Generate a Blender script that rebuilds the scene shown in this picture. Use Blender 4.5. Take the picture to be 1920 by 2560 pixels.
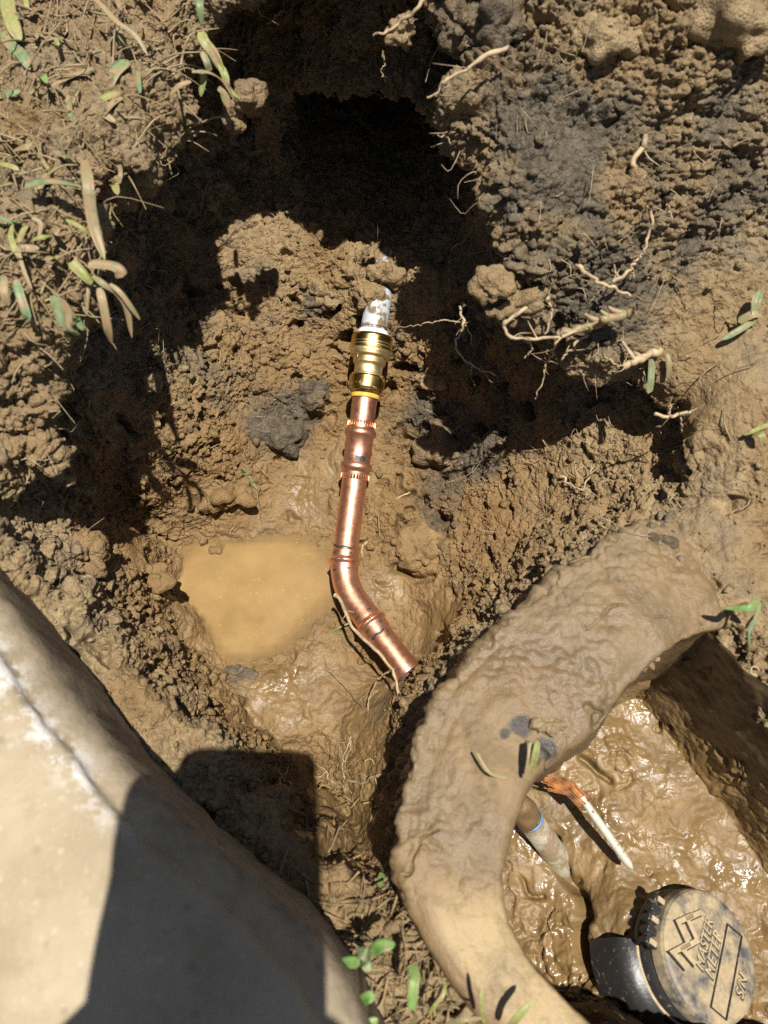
import bpy, bmesh, math, random
import numpy as np
from mathutils import Vector, Matrix

random.seed(7)
rng = np.random.default_rng(7)
D = bpy.data
scene = bpy.context.scene
COL = scene.collection
for o in list(D.objects):
    D.objects.remove(o)

# ------------------------------------------------------------------ camera
CAM = np.array([0.0, 0.0, 0.80]); PITCH = math.radians(64.0)
FOC = 1934.0                                   # focal length in photo pixels
cd = D.cameras.new('camera'); cam = D.objects.new('camera', cd); COL.objects.link(cam)
cam.location = CAM; cam.rotation_euler = (math.pi / 2 - PITCH, 0, 0)
cd.sensor_fit = 'VERTICAL'; cd.sensor_height = 36.0; cd.sensor_width = 27.0
cd.lens = FOC / 2560 * 36.0
cd.clip_start = 0.005; cd.clip_end = 500
cd.dof.use_dof = True; cd.dof.focus_distance = 0.80; cd.dof.aperture_fstop = 8.0
scene.camera = cam
FW = np.array([0, math.cos(PITCH), -math.sin(PITCH)]); UP = np.array([0, math.sin(PITCH), math.cos(PITCH)]); RT = np.array([1.0, 0, 0])

def ray(u, v):
    return FW + RT * ((u - 960) / FOC) + UP * ((1280 - v) / FOC)
def at(u, v, z):                               # point of the place seen at photo pixel (u, v), at height z
    r = ray(u, v); return CAM + r * ((z - CAM[2]) / r[2])

# ------------------------------------------------------------------ sky and sun
SUN = ray(768, 1902); SUN = SUN / np.linalg.norm(SUN)      # travel direction of the light
elev = math.asin(-SUN[2]); azim = math.atan2(-SUN[0], -SUN[1])
w = D.worlds.new('World'); scene.world = w; w.use_nodes = True
nt = w.node_tree; sky = nt.nodes.new('ShaderNodeTexSky'); sky.sky_type = 'NISHITA'; sky.sun_disc = False
sky.sun_elevation = elev; sky.sun_rotation = azim
bg = nt.nodes['Background']; bg.inputs[1].default_value = 0.05
nt.links.new(sky.outputs[0], bg.inputs[0])
sd = D.lights.new('sun', 'SUN'); sd.energy = 5.0; sd.angle = math.radians(0.53); sd.color = (1.0, 0.965, 0.905)
sun = D.objects.new('sun', sd); COL.objects.link(sun)
sun.rotation_euler = Vector(SUN).to_track_quat('-Z', 'Y').to_euler(); sun.location = (0.6, -0.5, 4)
vs = scene.view_settings
vs.view_transform = 'Standard'; vs.look = 'None'; vs.exposure = 0.72; vs.gamma = 1.0; vs.use_curve_mapping = False
scene.render.engine = 'CYCLES'
scene.cycles.use_denoising = False; scene.cycles.max_bounces = 5; scene.cycles.diffuse_bounces = 2; scene.cycles.sample_clamp_indirect = 4.0

# ------------------------------------------------------------------ numpy noise
def h3(ix, iy, iz, s=0):
    h = (ix.astype(np.uint32) * np.uint32(374761393)) ^ (iy.astype(np.uint32) * np.uint32(668265263)) ^ (iz.astype(np.uint32) * np.uint32(2246822519)) ^ np.uint32((s * 3266489917 + 12345) & 0xffffffff)
    h = (h ^ (h >> np.uint32(15))) * np.uint32(2246822519)
    h = (h ^ (h >> np.uint32(13))) * np.uint32(3266489917)
    h = h ^ (h >> np.uint32(16))
    return (h & np.uint32(0xffffff)).astype(np.float32) / np.float32(16777215)

def vnoise(P, scale, s=0):                      # value noise, -1..1
    Q = (P / np.float32(scale)).astype(np.float32); I = np.floor(Q); Fr = Q - I; I = I.astype(np.int32)
    Fr = Fr * Fr * Fr * (Fr * (Fr * 6 - 15) + 10)
    r = np.zeros(len(P), np.float32)
    for a in (0, 1):
        wa = Fr[:, 0] if a else 1 - Fr[:, 0]
        for b in (0, 1):
            wb = wa * (Fr[:, 1] if b else 1 - Fr[:, 1])
            for c in (0, 1):
                r += wb * (Fr[:, 2] if c else 1 - Fr[:, 2]) * h3(I[:, 0] + a, I[:, 1] + b, I[:, 2] + c, s)
    return r * 2 - 1

def fbm(P, scale, s=0, n=3):
    r = 0; a = 1.0; t = 0
    for k in range(n):
        r = r + a * vnoise(P, scale, s + k * 17); t += a; a *= 0.5; scale *= 0.47
    return r / t

def clod(P, cell, s=0, prof=0.80):              # rounded lumps with creases between, 0..1
    Q = (P / np.float32(cell)).astype(np.float32); B = np.floor(Q - 0.5).astype(np.int32)
    best = np.full(len(P), -9.0, np.float32)
    for a in (0, 1):
        for b in (0, 1):
            for c in (0, 1):
                I0, I1, I2 = B[:, 0] + a, B[:, 1] + b, B[:, 2] + c
                dx = I0 + 0.18 + 0.64 * h3(I0, I1, I2, s) - Q[:, 0]
                dy = I1 + 0.18 + 0.64 * h3(I0, I1, I2, s + 1) - Q[:, 1]
                dz = I2 + 0.18 + 0.64 * h3(I0, I1, I2, s + 2) - Q[:, 2]
                amp = 0.45 + 0.55 * h3(I0, I1, I2, s + 3)
                v = amp - (dx * dx + dy * dy + dz * dz) / np.float32(prof)
                np.maximum(best, v, out=best)
    return np.clip(best, -0.9, 1)

# ------------------------------------------------------------------ mesh helpers
def mesh_np(name, V, Fq, smooth=True):
    V = np.ascontiguousarray(V, np.float32); Fq = np.ascontiguousarray(Fq, np.int32)
    k = Fq.shape[1]; me = D.meshes.new(name)
    me.vertices.add(len(V)); me.vertices.foreach_set('co', V.ravel())
    me.loops.add(Fq.size); me.loops.foreach_set('vertex_index', Fq.ravel())
    me.polygons.add(len(Fq)); me.polygons.foreach_set('loop_start', np.arange(0, Fq.size, k, dtype=np.int32))
    me.polygons.foreach_set('loop_total', np.full(len(Fq), k, np.int32))
    me.update(calc_edges=True)
    me.polygons.foreach_set('use_smooth', np.full(len(Fq), smooth, bool))
    return me

def link(name, me, mat=None, parent=None, label=None, cat=None, group=None, kind=None):
    o = D.objects.new(name, me); COL.objects.link(o)
    if me is not None and mat is not None:
        me.materials.clear(); me.materials.append(mat)
    if parent is not None: o.parent = parent
    if label: o['label'] = label
    if cat: o['category'] = cat
    if group: o['group'] = group
    if kind: o['kind'] = kind
    return o

def attr(me, name, vals):
    a = me.attributes.new(name, 'FLOAT', 'POINT'); a.data.foreach_set('value', np.ascontiguousarray(vals, np.float32))

def vnormals(V, Fq):
    a = V[Fq[:, 2]] - V[Fq[:, 0]]; b = V[Fq[:, 3 if Fq.shape[1] == 4 else 1]] - V[Fq[:, 1 if Fq.shape[1] == 4 else 0]]
    n = np.cross(a, b)
    if Fq.shape[1] == 3: n = -n
    N = np.zeros_like(V)
    for k in range(3):
        acc = np.zeros(len(V))
        for j in range(Fq.shape[1]): acc += np.bincount(Fq[:, j], weights=n[:, k], minlength=len(V))
        N[:, k] = acc
    return N / (np.linalg.norm(N, axis=1, keepdims=True) + 1e-12)

def grid_faces(nu, nv, wrap=False):
    i = np.arange(nu - 1)[:, None]; nj = nv if wrap else nv - 1; j = np.arange(nj)[None, :]; j2 = (j + 1) % nv
    return np.stack([i * nv + j, i * nv + j2, (i + 1) * nv + j2, (i + 1) * nv + j], -1).reshape(-1, 4)

def catmull(P, n):
    P = np.asarray(P, float); P = np.vstack([2 * P[0] - P[1], P, 2 * P[-1] - P[-2]]); out = []
    m = len(P) - 3
    for t in np.linspace(0, m - 1e-6, n):
        i = int(t); f = t - i; p0, p1, p2, p3 = P[i:i + 4]
        out.append(0.5 * (2 * p1 + (p2 - p0) * f + (2 * p0 - 5 * p1 + 4 * p2 - p3) * f * f + (3 * p1 - p0 - 3 * p2 + p3) * f ** 3))
    return np.array(out)

def tube_np(P, R, sides=8, capped=True):        # tube along points P with radii R
    P = np.asarray(P, float); n = len(P); R = np.broadcast_to(np.asarray(R, float), (n,))
    T = np.gradient(P, axis=0); T /= np.linalg.norm(T, axis=1, keepdims=True) + 1e-12
    a = np.array([0, 0, 1.0]) if abs(T[0][2]) < 0.9 else np.array([1.0, 0, 0])
    N = np.cross(T[0], a); N /= np.linalg.norm(N); V = []
    th = np.linspace(0, 2 * np.pi, sides, endpoint=False)
    for i in range(n):
        N = N - T[i] * np.dot(N, T[i]); N /= np.linalg.norm(N) + 1e-12; B = np.cross(T[i], N)
        V.append(P[i] + R[i] * (np.cos(th)[:, None] * N + np.sin(th)[:, None] * B))
    V = np.concatenate(V); F = grid_faces(n, sides, True)[:, ::-1]
    if capped:
        V = np.vstack([V, P[0] - T[0] * R[0] * 0.4, P[-1] + T[-1] * R[-1] * 0.6]); c0, c1 = len(V) - 2, len(V) - 1
        j = np.arange(sides); j2 = (j + 1) % sides; b = (n - 1) * sides
        F = np.vstack([F, np.stack([np.full(sides, c0), j, j2, j2], -1)[:, [0, 2, 1, 1]], np.stack([np.full(sides, c1), b + j, b + j2, b + j2], -1)])
    return V, F

def join_np(parts):
    V = []; F = []; k = 0
    for v, f in parts:
        V.append(v); F.append(f + k); k += len(v)
    return np.vstack(V), np.vstack(F)

def mesh_mixed(name, V, F, smooth=True):        # quads that may repeat their last index (triangles)
    me = D.meshes.new(name)
    faces = [tuple(f) if f[2] != f[3] else tuple(f[:3]) for f in np.asarray(F).tolist()]
    me.from_pydata([tuple(v) for v in np.asarray(V).tolist()], [], faces)
    me.polygons.foreach_set('use_smooth', np.full(len(me.polygons), smooth, bool)); me.update()
    return me

# ------------------------------------------------------------------ materials
class NB:                                       # small node builder
    def __init__(self, name):
        self.m = D.materials.new(name); self.m.use_nodes = True; self.t = self.m.node_tree; self.n = self.t.nodes
        self.b = self.n['Principled BSDF']; self.out = self.n['Material Output']
        self.geo = None
    def co(self):
        if self.geo is None: self.geo = self.n.new('ShaderNodeNewGeometry')
        return self.geo.outputs['Position']
    def objco(self):
        return self.n.new('ShaderNodeTexCoord').outputs['Object']
    def L(self, a, b): self.t.links.new(a, b)
    def noise(self, scale, detail=4, rough=0.55, co=None, dist=0.0):
        x = self.n.new('ShaderNodeTexNoise'); x.inputs['Scale'].default_value = scale; x.inputs['Detail'].default_value = detail
        x.inputs['Roughness'].default_value = rough; x.inputs['Distortion'].default_value = dist
        self.L(co if co is not None else self.co(), x.inputs['Vector']); return x.outputs['Fac']
    def voro(self, scale, feat='F1', co=None):
        x = self.n.new('ShaderNodeTexVoronoi'); x.inputs['Scale'].default_value = scale; x.feature = feat
        self.L(co if co is not None else self.co(), x.inputs['Vector']); return x.outputs['Distance']
    def attr(self, nm):
        x = self.n.new('ShaderNodeAttribute'); x.attribute_name = nm; return x.outputs['Fac']
    def rng(self, v, a, b, c=0.0, d=1.0):
        x = self.n.new('ShaderNodeMapRange'); self.L(v, x.inputs[0])
        for i, q in enumerate((a, b, c, d)): x.inputs[i + 1].default_value = q
        return x.outputs[0]
    def math(self, op, a, b=None):
        x = self.n.new('ShaderNodeMath'); x.operation = op
        for i, q in enumerate((a, b)):
            if q is None: continue
            if isinstance(q, (int, float)): x.inputs[i].default_value = q
            else: self.L(q, x.inputs[i])
        return x.outputs[0]
    def mix(self, f, a, b):
        x = self.n.new('ShaderNodeMix'); x.data_type = 'RGBA'
        for q, s in ((f, x.inputs[0]), (a, x.inputs[6]), (b, x.inputs[7])):
            if isinstance(q, (int, float)): s.default_value = q
            elif isinstance(q, tuple): s.default_value = (*q, 1)
            else: self.L(q, s)
        return x.outputs[2]
    def set(self, k, v):
        s = self.b.inputs[k]
        if isinstance(v, (int, float)): s.default_value = v
        elif isinstance(v, tuple): s.default_value = (*v, 1) if len(v) == 3 else v
        else: self.L(v, s)
    def bump(self, h, strength=0.5, dist=0.001, prev=None):
        x = self.n.new('ShaderNodeBump'); x.inputs['Strength'].default_value = strength; x.inputs['Distance'].default_value = dist
        self.L(h, x.inputs['Height'])
        if prev is not None: self.L(prev, x.inputs['Normal'])
        self.L(x.outputs[0], self.b.inputs['Normal']); return x.outputs[0]

def soil_material():
    k = NB('soil'); wet = k.attr('wet'); loam = k.attr('loam'); dry = k.attr('dry')
    n1 = k.noise(9, 5); n2 = k.noise(60, 5, 0.65); n3 = k.noise(350, 4, 0.7); n4 = k.noise(28, 4, 0.6, dist=0.6); n5 = k.noise(130, 4, .7)
    base = k.mix(k.rng(n2, 0.35, 0.68), (0.1571, 0.0942, 0.0386), (0.2874, 0.1854, 0.0840))
    base = k.mix(k.rng(n1, 0.42, 0.64), base, (0.2184, 0.1283, 0.0502))
    drycol = k.mix(k.rng(n5, 0.32, 0.68), (0.1958, 0.1378, 0.0725), (0.3757, 0.2765, 0.1526))
    base = k.mix(dry, base, drycol)
    wetcol = k.mix(k.rng(n4, 0.38, 0.62), (0.1188, 0.0742, 0.0276), (0.1840, 0.1187, 0.0482))
    base = k.mix(k.math('MULTIPLY', wet, 0.85), base, wetcol)
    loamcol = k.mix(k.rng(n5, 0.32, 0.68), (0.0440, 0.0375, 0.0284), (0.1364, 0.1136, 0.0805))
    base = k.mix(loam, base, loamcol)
    nw = k.math('SUBTRACT', 1.0, wet)
    base = k.mix(k.math('MULTIPLY', nw, k.rng(n3, 0.58, 0.78, 0, 0.45)), base, (0.0537, 0.0349, 0.0165))
    base = k.mix(k.math('MULTIPLY', nw, k.rng(k.noise(900, 2), 0.62, 0.78, 0, 0.6)), base, (0.3525, 0.2670, 0.1515))
    k.set('Base Color', base)
    k.set('Roughness', k.math('ADD', k.math('SUBTRACT', 0.80, k.math('MULTIPLY', wet, 0.60)), k.math('ADD', k.rng(n3, 0.3, 0.7, -0.05, 0.08), k.math('MULTIPLY', wet, k.rng(k.noise(38, 4, .6),   .42, .58, 0, .38)))))
    k.set('Specular IOR Level', k.math('ADD', 0.16, k.math('MULTIPLY', wet, 0.34)))
    hd_ = k.math('MULTIPLY', nw, k.math('ADD', k.noise(240, 6, 0.75), k.math('MULTIPLY', k.voro(420), -0.5)))
    hw_ = k.math('MULTIPLY', wet, k.noise(170, 3, 0.5, dist=.5))
    b1 = k.bump(k.math('ADD', hd_, k.math('MULTIPLY', hw_, .38)), 0.85, 0.0040)
    return k.m

def simple(name, col, rough=0.6, metal=0.0, spec=0.5, var=0.25, scale=60, bump=0.0, bscale=300, bdist=0.0005):
    k = NB(name); n = k.noise(scale, 4)
    lo = tuple(c * (1 - var) for c in col); hi = tuple(min(1, c * (1 + var)) for c in col)
    k.set('Base Color', k.mix(k.rng(n, 0.3, 0.7), lo, hi)); k.set('Roughness', rough); k.set('Metallic', metal); k.set('Specular IOR Level', spec)
    if bump: k.bump(k.noise(bscale, 4), bump, bdist)
    return k.m

M = {}
M['soil'] = soil_material()

# ------------------------------------------------------------------ the dug ground: 2-D fields
HX = 0.0042
X = np.arange(-0.70, 0.70, HX, dtype=np.float32); Y = np.arange(-0.28, 1.12, HX, dtype=np.float32); Z = np.arange(-0.035, 0.56, HX, dtype=np.float32)
GX, GY = np.meshgrid(X, Y, indexing='ij'); P2 = np.stack([GX.ravel(), GY.ravel()], -1)

def tps(pts, Q, smooth=1e-4):
    pts = np.asarray(pts, float); n = len(pts); p = pts[:, :2]
    def phi(r2): return 0.5 * r2 * np.log(r2 + 1e-9)
    K = phi(((p[:, None] - p[None]) ** 2).sum(-1)) + np.eye(n) * smooth
    Pm = np.c_[np.ones(n), p]; A = np.block([[K, Pm], [Pm.T, np.zeros((3, 3))]])
    c = np.linalg.solve(A, np.r_[pts[:, 2], 0, 0, 0]); out = c[n] + Q @ c[n + 1:]
    for i in range(n): out += c[i] * phi(((Q - p[i]) ** 2).sum(-1))
    return out

def poly_sd(poly, Q):                           # signed distance, negative inside
    poly = np.asarray(poly, float); d = np.full(len(Q), 1e9); ins = np.zeros(len(Q), bool)
    for a, b in zip(poly, np.roll(poly, -1, 0)):
        e = b - a; w_ = Q - a; t = np.clip((w_ @ e) / (e @ e), 0, 1); d = np.minimum(d, ((w_ - t[:, None] * e) ** 2).sum(-1))
        c = (a[1] > Q[:, 1]) != (b[1] > Q[:, 1])
        xx = a[0] + (Q[:, 1] - a[1]) / (b[1] - a[1] + 1e-12) * e[0]; ins ^= c & (Q[:, 0] < xx)
    return np.where(ins, -1, 1) * np.sqrt(d)

lip = [(-300, 1340, .33), (60, 1290, .31), (180, 1250, .29), (160, 1100, .335), (120, 930, .375), (165, 800, .40), (265, 690, .415), (285, 580, .42), (305, 470, .425),
       (445, 310, .43), (515, 170, .435), (505, 40, .445), (530, -80, .465), (680, -150, .496), (850, -155, .500), (1000, -145, .500), (1110, -60, .49),
       (1140, 60, .455), (1040, 180, .44), (1075, 250, .435), (1185, 320, .425), (1195, 430, .415), (1245, 560, .395), (1225, 640, .38), (1260, 740, .355), (1400, 800, .335), (1500, 860, .32),
       (1620, 895, .305), (1690, 970, .30), (1690, 1060, .295), (1735, 1140, .29), (1700, 1210, .275), (1800, 1265, .28), (2400, 1300, .30)]
lipw = np.array([at(*q) for q in lip])
Opoly = np.vstack([lipw[:, :2], [[3, -2], [-3, -2]]])
F_ctl = [(600, 1450, -.014), (700, 1600, -.009), (800, 1440, -.010), (660, 1760, .012), (760, 1760, .012), (590, 1770, .018), (870, 1690, .007), (395, 1330, .008), (420, 1480, .007), (520, 1610, .007), (650, 1695, .007), (770, 1650, .006), (845, 1420, .000), (600, 1345, .005), (500, 1440, -.008), (640, 1600, -.010), (880, 1560, .004), (960, 1700, .004),
         (700, 1330, .006), (860, 1250, .030), (960, 1250, .035), (940, 1080, .065), (930, 950, .085), (850, 840, .115), (1040, 900, .105), (700, 1150, .04),
         (600, 1000, .10), (560, 800, .15), (820, 680, .165), (905, 700, .180), (960, 620, .195), (1000, 720, .165), (700, 700, .16), (450, 1080, .135), (430, 1250, .06), (330, 1180, .13),
         (300, 1330, .12), (230, 1400, .20), (50, 1475, .352), (145, 1605, .35), (245, 1755, .345), (340, 1875, .34), (440, 1985, .33), (560, 2120, .315), (680, 2240, .30), (780, 2335, .29), (120, 1330, .24), (60, 1380, .265), (300, 1600, .12), (400, 1650, .06), (440, 1770, .12), (520, 1840, .055), (600, 2000, .09),
         (720, 2110, .06), (810, 2230, .12), (700, 1850, .015), (860, 1950, .015), (880, 2060, .04), (870, 2180, .11), (850, 2270, .20), (950, 2330, .25), (900, 2430, .28), (1000, 2500, .29), (950, 2560, .295), (900, 2700, .30),
         (1100, 1100, .07), (1230, 1230, .085), (1150, 1400, .05), (1080, 1560, .010), (1060, 1640, .012), (1300, 1330, .105), (1450, 1270, .16), (1400, 1440, .255), (1250, 1590, .235), (1330, 1500, .24), (1480, 1370, .262), (1300, 1480, .20), (1200, 1580, .18), (1120, 1700, .21), (1180, 1650, .225), (1080, 1690, .14), (1040, 1800, .17), (1000, 1830, .12), (985, 1950, .12), (980, 2080, .14), (990, 2230, .20),
         (1540, 1290, .23), (1650, 1280, .26), (1800, 1320, .290), (1900, 1400, .300), (1960, 1600, .295), (1200, 1000, .12), (1250, 850, .165), (1400, 950, .18), (1550, 1050, .20), (1600, 1180, .20), (1100, 820, .15)]
Fp = [tuple(at(*q)) for q in F_ctl] + [(-.6, .35, .30), (-.6, 0, .27), (-.6, -.25, .28), (0, -.28, .31), (.3, -.28, .31), (.6, -.2, .30), (.6, .2, .29), (.65, .45, .28), (-.5, .75, .22), (.5, .8, .25), (0, 1.0, .18), (-.6, 1.1, .3), (.6, 1.1, .3)]
G_ctl = [lip[i] for i in (0, 1, 2, 3, 5, 6, 8, 9, 10, 11, 13, 15, 17, 18, 20, 22, 24, 26, 27, 29, 31, 32)] + [(60, 1100, .34), (60, 900, .385), (100, 600, .42), (150, 300, .43), (100, 50, .435), (380, 100, .44),
         (1300, 250, .43), (1350, 60, .46), (1350, 450, .405), (1500, 600, .365), (1500, 250, .43), (1500, 60, .465), (1800, 100, .465), (1850, 350, .41), (1750, 600, .35), (1850, 800, .32), (1880, 1000, .31), (1860, 1200, .29)]
Gp = [tuple(at(*q)) for q in G_ctl] + [(-.7, .5, .37), (-.7, 1.1, .40), (.7, .3, .30), (.7, .7, .36), (.7, 1.1, .42), (0, .75, .51), (0, .9, .49), (0, 1.1, .46), (-.7, 0, .33), (.7, -.1, .31), (0, -.28, .32)]
G = tps(Gp, P2).astype(np.float32)
F = tps(Fp, P2).astype(np.float32)
P3 = np.c_[P2, np.zeros(len(P2))].astype(np.float32)
wx, wy = fbm(P3, 0.07, 3, 3), fbm(P3, 0.07, 9, 3)
wx2, wy2 = fbm(P3, 0.02, 5, 2), fbm(P3, 0.02, 6, 2)
Od = poly_sd(Opoly, P2 + np.c_[wx * .018 + wx2 * .009, wy * .018 + wy2 * .009]).astype(np.float32)
Od = Od - (.016 * np.clip((-.03 - P2[:, 0]) / .06, 0, 1) + .006 + .014 * np.exp(-((P2[:, 0] - .05) / .07) ** 2) * np.clip((P2[:, 1] - .5) / .1, 0, 1)).astype(np.float32)
d0 = 0.045 + 0.03 * np.clip((P2[:, 0] - 0.1) / 0.2, 0, 1) + 0.012 * wx
F = F + (3.2 * np.clip(Od - d0, 0, None)).astype(np.float32) + 0.006 * fbm(P3, 0.09, 21, 2)
G = G + 0.010 * fbm(P3, 0.11, 33, 2)

# inside of the meter box: a lower mud floor
box_in = np.array([at(*q)[:2] for q in [(1980, 1700, .27), (1860, 1590, .27), (1800, 1545, .27), (1720, 1560, .27), (1560, 1680, .27), (1450, 1790, .27), (1350, 1860, .27), (1270, 1960, .27), (1225, 2070, .27), (1215, 2210, .27), (1235, 2310, .27), (1290, 2410, .27), (1390, 2530, .27), (1500, 2660, .27)]]
                  + [[.62, -.18]])
WA = at(1560, 1718, .07); WB = at(1925, 2200, .07)            # foot of the box's right-hand wall
wdir = (WB - WA)[:2] / np.linalg.norm((WB - WA)[:2]); wn = np.array([-wdir[1], wdir[0]])   # points away from the inside
if np.dot(wn, np.array([1.0, 1.0])) < 0: wn = -wn
Bd = np.maximum(poly_sd(box_in, P2 + np.c_[wx, wy] * .006), (P2 - WA[:2]) @ wn - 0.012).astype(np.float32)
fm_ctl = [(1400, 1950, .07), (1250, 2300, .045), (1300, 2150, .05), (1450, 2200, .065), (1600, 1850, .085), (1750, 2080, .085), (1500, 2400, .075), (1880, 2250, .075), (1700, 2540, .055), (1590, 2450, .104), (1560, 2300, .098), (1640, 2200, .090), (1620, 2540, .095), (1500, 2490, .075), (1900, 2500, .06), (1400, 2500, .05), (1450, 2570, .065), (1550, 2590, .085), (1680, 2610, .085)]
Fm = tps([tuple(at(*q)) for q in fm_ctl] + [(.55, .3, .08), (.6, -.2, .05), (.1, -.2, .04)], P2).astype(np.float32)
sm = np.clip((Bd + 0.012) / 0.024, 0, 1); sm = sm * sm * (3 - 2 * sm)
F = F * sm + Fm * (1 - sm)
# soil kept below the concrete slab
slab_px = [(-420, 1020), (-230, 1270), (10, 1575), (110, 1720), (180, 1815), (270, 1925), (400, 2065), (560, 2200), (680, 2305), (765, 2395), (835, 2495), (900, 2640), (960, 2820)]
SLAB_Z = 0.375
slab_edge = np.array([at(u, v, SLAB_Z) for u, v in slab_px])
slab_poly = np.vstack([slab_edge[:, :2], [[.03, -.4], [.08, -1.2], [.1, -2.0], [-2.2, -2.0], [-2.2, .4]]])
Sd = poly_sd(slab_poly, P2).astype(np.float32)
berm = .360 + .012 * wx - 5.5 * np.clip(Sd - .016 + .012 * wx2 + .010 * wy, 0, None); F = np.where(P2[:, 0] < .03, np.maximum(F, berm.astype(np.float32)), F)
F = np.where(Sd < -0.004, np.minimum(F, 0.33), np.where(Sd < .03, np.minimum(F, .368), F))
F = np.maximum(np.minimum(F, G - 0.004), -0.020)
sh = GX.shape; F = F.reshape(sh); G = G.reshape(sh); Od = Od.reshape(sh)
th = 0.055 + 0.35 * np.clip(Od, 0, 0.3)
R_ = G - th

gx, gy = np.gradient(F, HX); FS = np.sqrt(1 + gx * gx + gy * gy)
z3 = Z[None, None, :]
def smax(a, b, k):
    h = np.clip(0.5 + 0.5 * (a - b) / k, 0, 1); return b + (a - b) * h + k * h * (1 - h)
f = smax(z3 - G[..., None], -Od[..., None] + 0 * z3, np.float32(0.03))
f = smax(f, R_[..., None] - z3, np.float32(0.02))
f = -smax(-f, -((z3 - F[..., None]) / FS[..., None]), np.float32(0.012))
# the tunnel the old pipe comes out of
ta, tb = np.array([-.006, .625, .243]), np.array([.004, 1.06, .25]); tl = tb - ta
sel = np.s_[(X > -.18).argmax():(X > .18).argmax(), (Y > .50).argmax():, :]
xs, ys, zs = X[sel[0]][:, None, None], Y[sel[1]][None, :, None], z3
tt = np.clip(((xs - ta[0]) * tl[0] + (ys - ta[1]) * tl[1] + (zs - ta[2]) * tl[2]) / (tl @ tl), 0, 1)
cap = np.sqrt((xs - ta[0] - tt * tl[0]) ** 2 + (ys - ta[1] - tt * tl[1]) ** 2 + 1.9 * (zs - ta[2] - tt * tl[2]) ** 2) - (0.104 + 0.008 * np.sin(xs * 60 + 1) * np.sin(zs * 45))
f[sel] = smax(f[sel], (-cap).astype(np.float32), np.float32(0.012))
f = f.astype(np.float32)

def surf(u, v, lift=0.0):                       # where the line of sight through photo pixel (u, v) meets the dug ground
    r = ray(u, v); t = np.linspace(0.25, 1.6, 2600); Q = CAM + r * t[:, None]
    i = ((Q - [X[0], Y[0], Z[0]]) / HX + 0.5).astype(int)
    ok = (i >= 0).all(1) & (i < f.shape).all(1); Q = Q[ok]; i = i[ok]
    s = f[i[:, 0], i[:, 1], i[:, 2]] < 0
    k = s.argmax() if s.any() else len(Q) - 1
    return Q[k] - r / np.linalg.norm(r) * lift

# ------------------------------------------------------------------ surface nets
def surface_nets(f):
    S = f < 0; nx, ny, nz = f.shape
    cs = [S[a:nx - 1 + a, b:ny - 1 + b, c:nz - 1 + c] for a in (0, 1) for b in (0, 1) for c in (0, 1)]
    anyb = cs[0].copy(); allb = cs[0].copy()
    for q in cs[1:]: anyb |= q; allb &= q
    act = anyb & ~allb; ii = np.argwhere(act); idx = np.full(act.shape, -1, np.int32); idx[act] = np.arange(len(ii), dtype=np.int32)
    acc = np.zeros((len(ii), 3), np.float32); cnt = np.zeros(len(ii), np.float32)
    val = {(a, b, c): f[ii[:, 0] + a, ii[:, 1] + b, ii[:, 2] + c] for a in (0, 1) for b in (0, 1) for c in (0, 1)}
    for ax in range(3):
        for p in (0, 1):
            for q in (0, 1):
                c0 = [p, q]; c0.insert(ax, 0); c1 = list(c0); c1[ax] = 1
                v0, v1 = val[tuple(c0)], val[tuple(c1)]; m = (v0 < 0) != (v1 < 0)
                t = v0 / np.where(m, v0 - v1, 1)
                pt = np.tile(np.array(c0, np.float32), (len(ii), 1)); pt[:, ax] = t
                acc[m] += pt[m]; cnt[m] += 1
    V = (ii + acc / cnt[:, None]) * HX + np.array([X[0], Y[0], Z[0]])
    quads = []
    for ax in range(3):
        s0 = [slice(1, -1)] * 3; s1 = [slice(1, -1)] * 3; s0[ax] = slice(0, -1); s1[ax] = slice(1, None)
        a, b = S[tuple(s0)], S[tuple(s1)]; e = np.argwhere(a != b); fl = a[a != b]
        off = np.ones(3, int); off[ax] = 0; e = e + off
        d1, d2 = [k for k in range(3) if k != ax]; u1 = np.zeros(3, int); u2 = np.zeros(3, int); u1[d1] = 1; u2[d2] = 1
        def cell(o): c = e - o; return idx[c[:, 0], c[:, 1], c[:, 2]]
        q = np.stack([cell(u1 + u2), cell(u2), cell(0 * u1), cell(u1)], -1)
        flip = fl if ax != 1 else ~fl
        q[~flip] = q[~flip][:, ::-1]
        quads.append(q)
    return V.astype(np.float32), np.vstack(quads)

V, Q = surface_nets(f)
N0 = vnormals(V, Q)
print('surface', len(V), len(Q), 'mean nz', N0[:, 2].mean())

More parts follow.
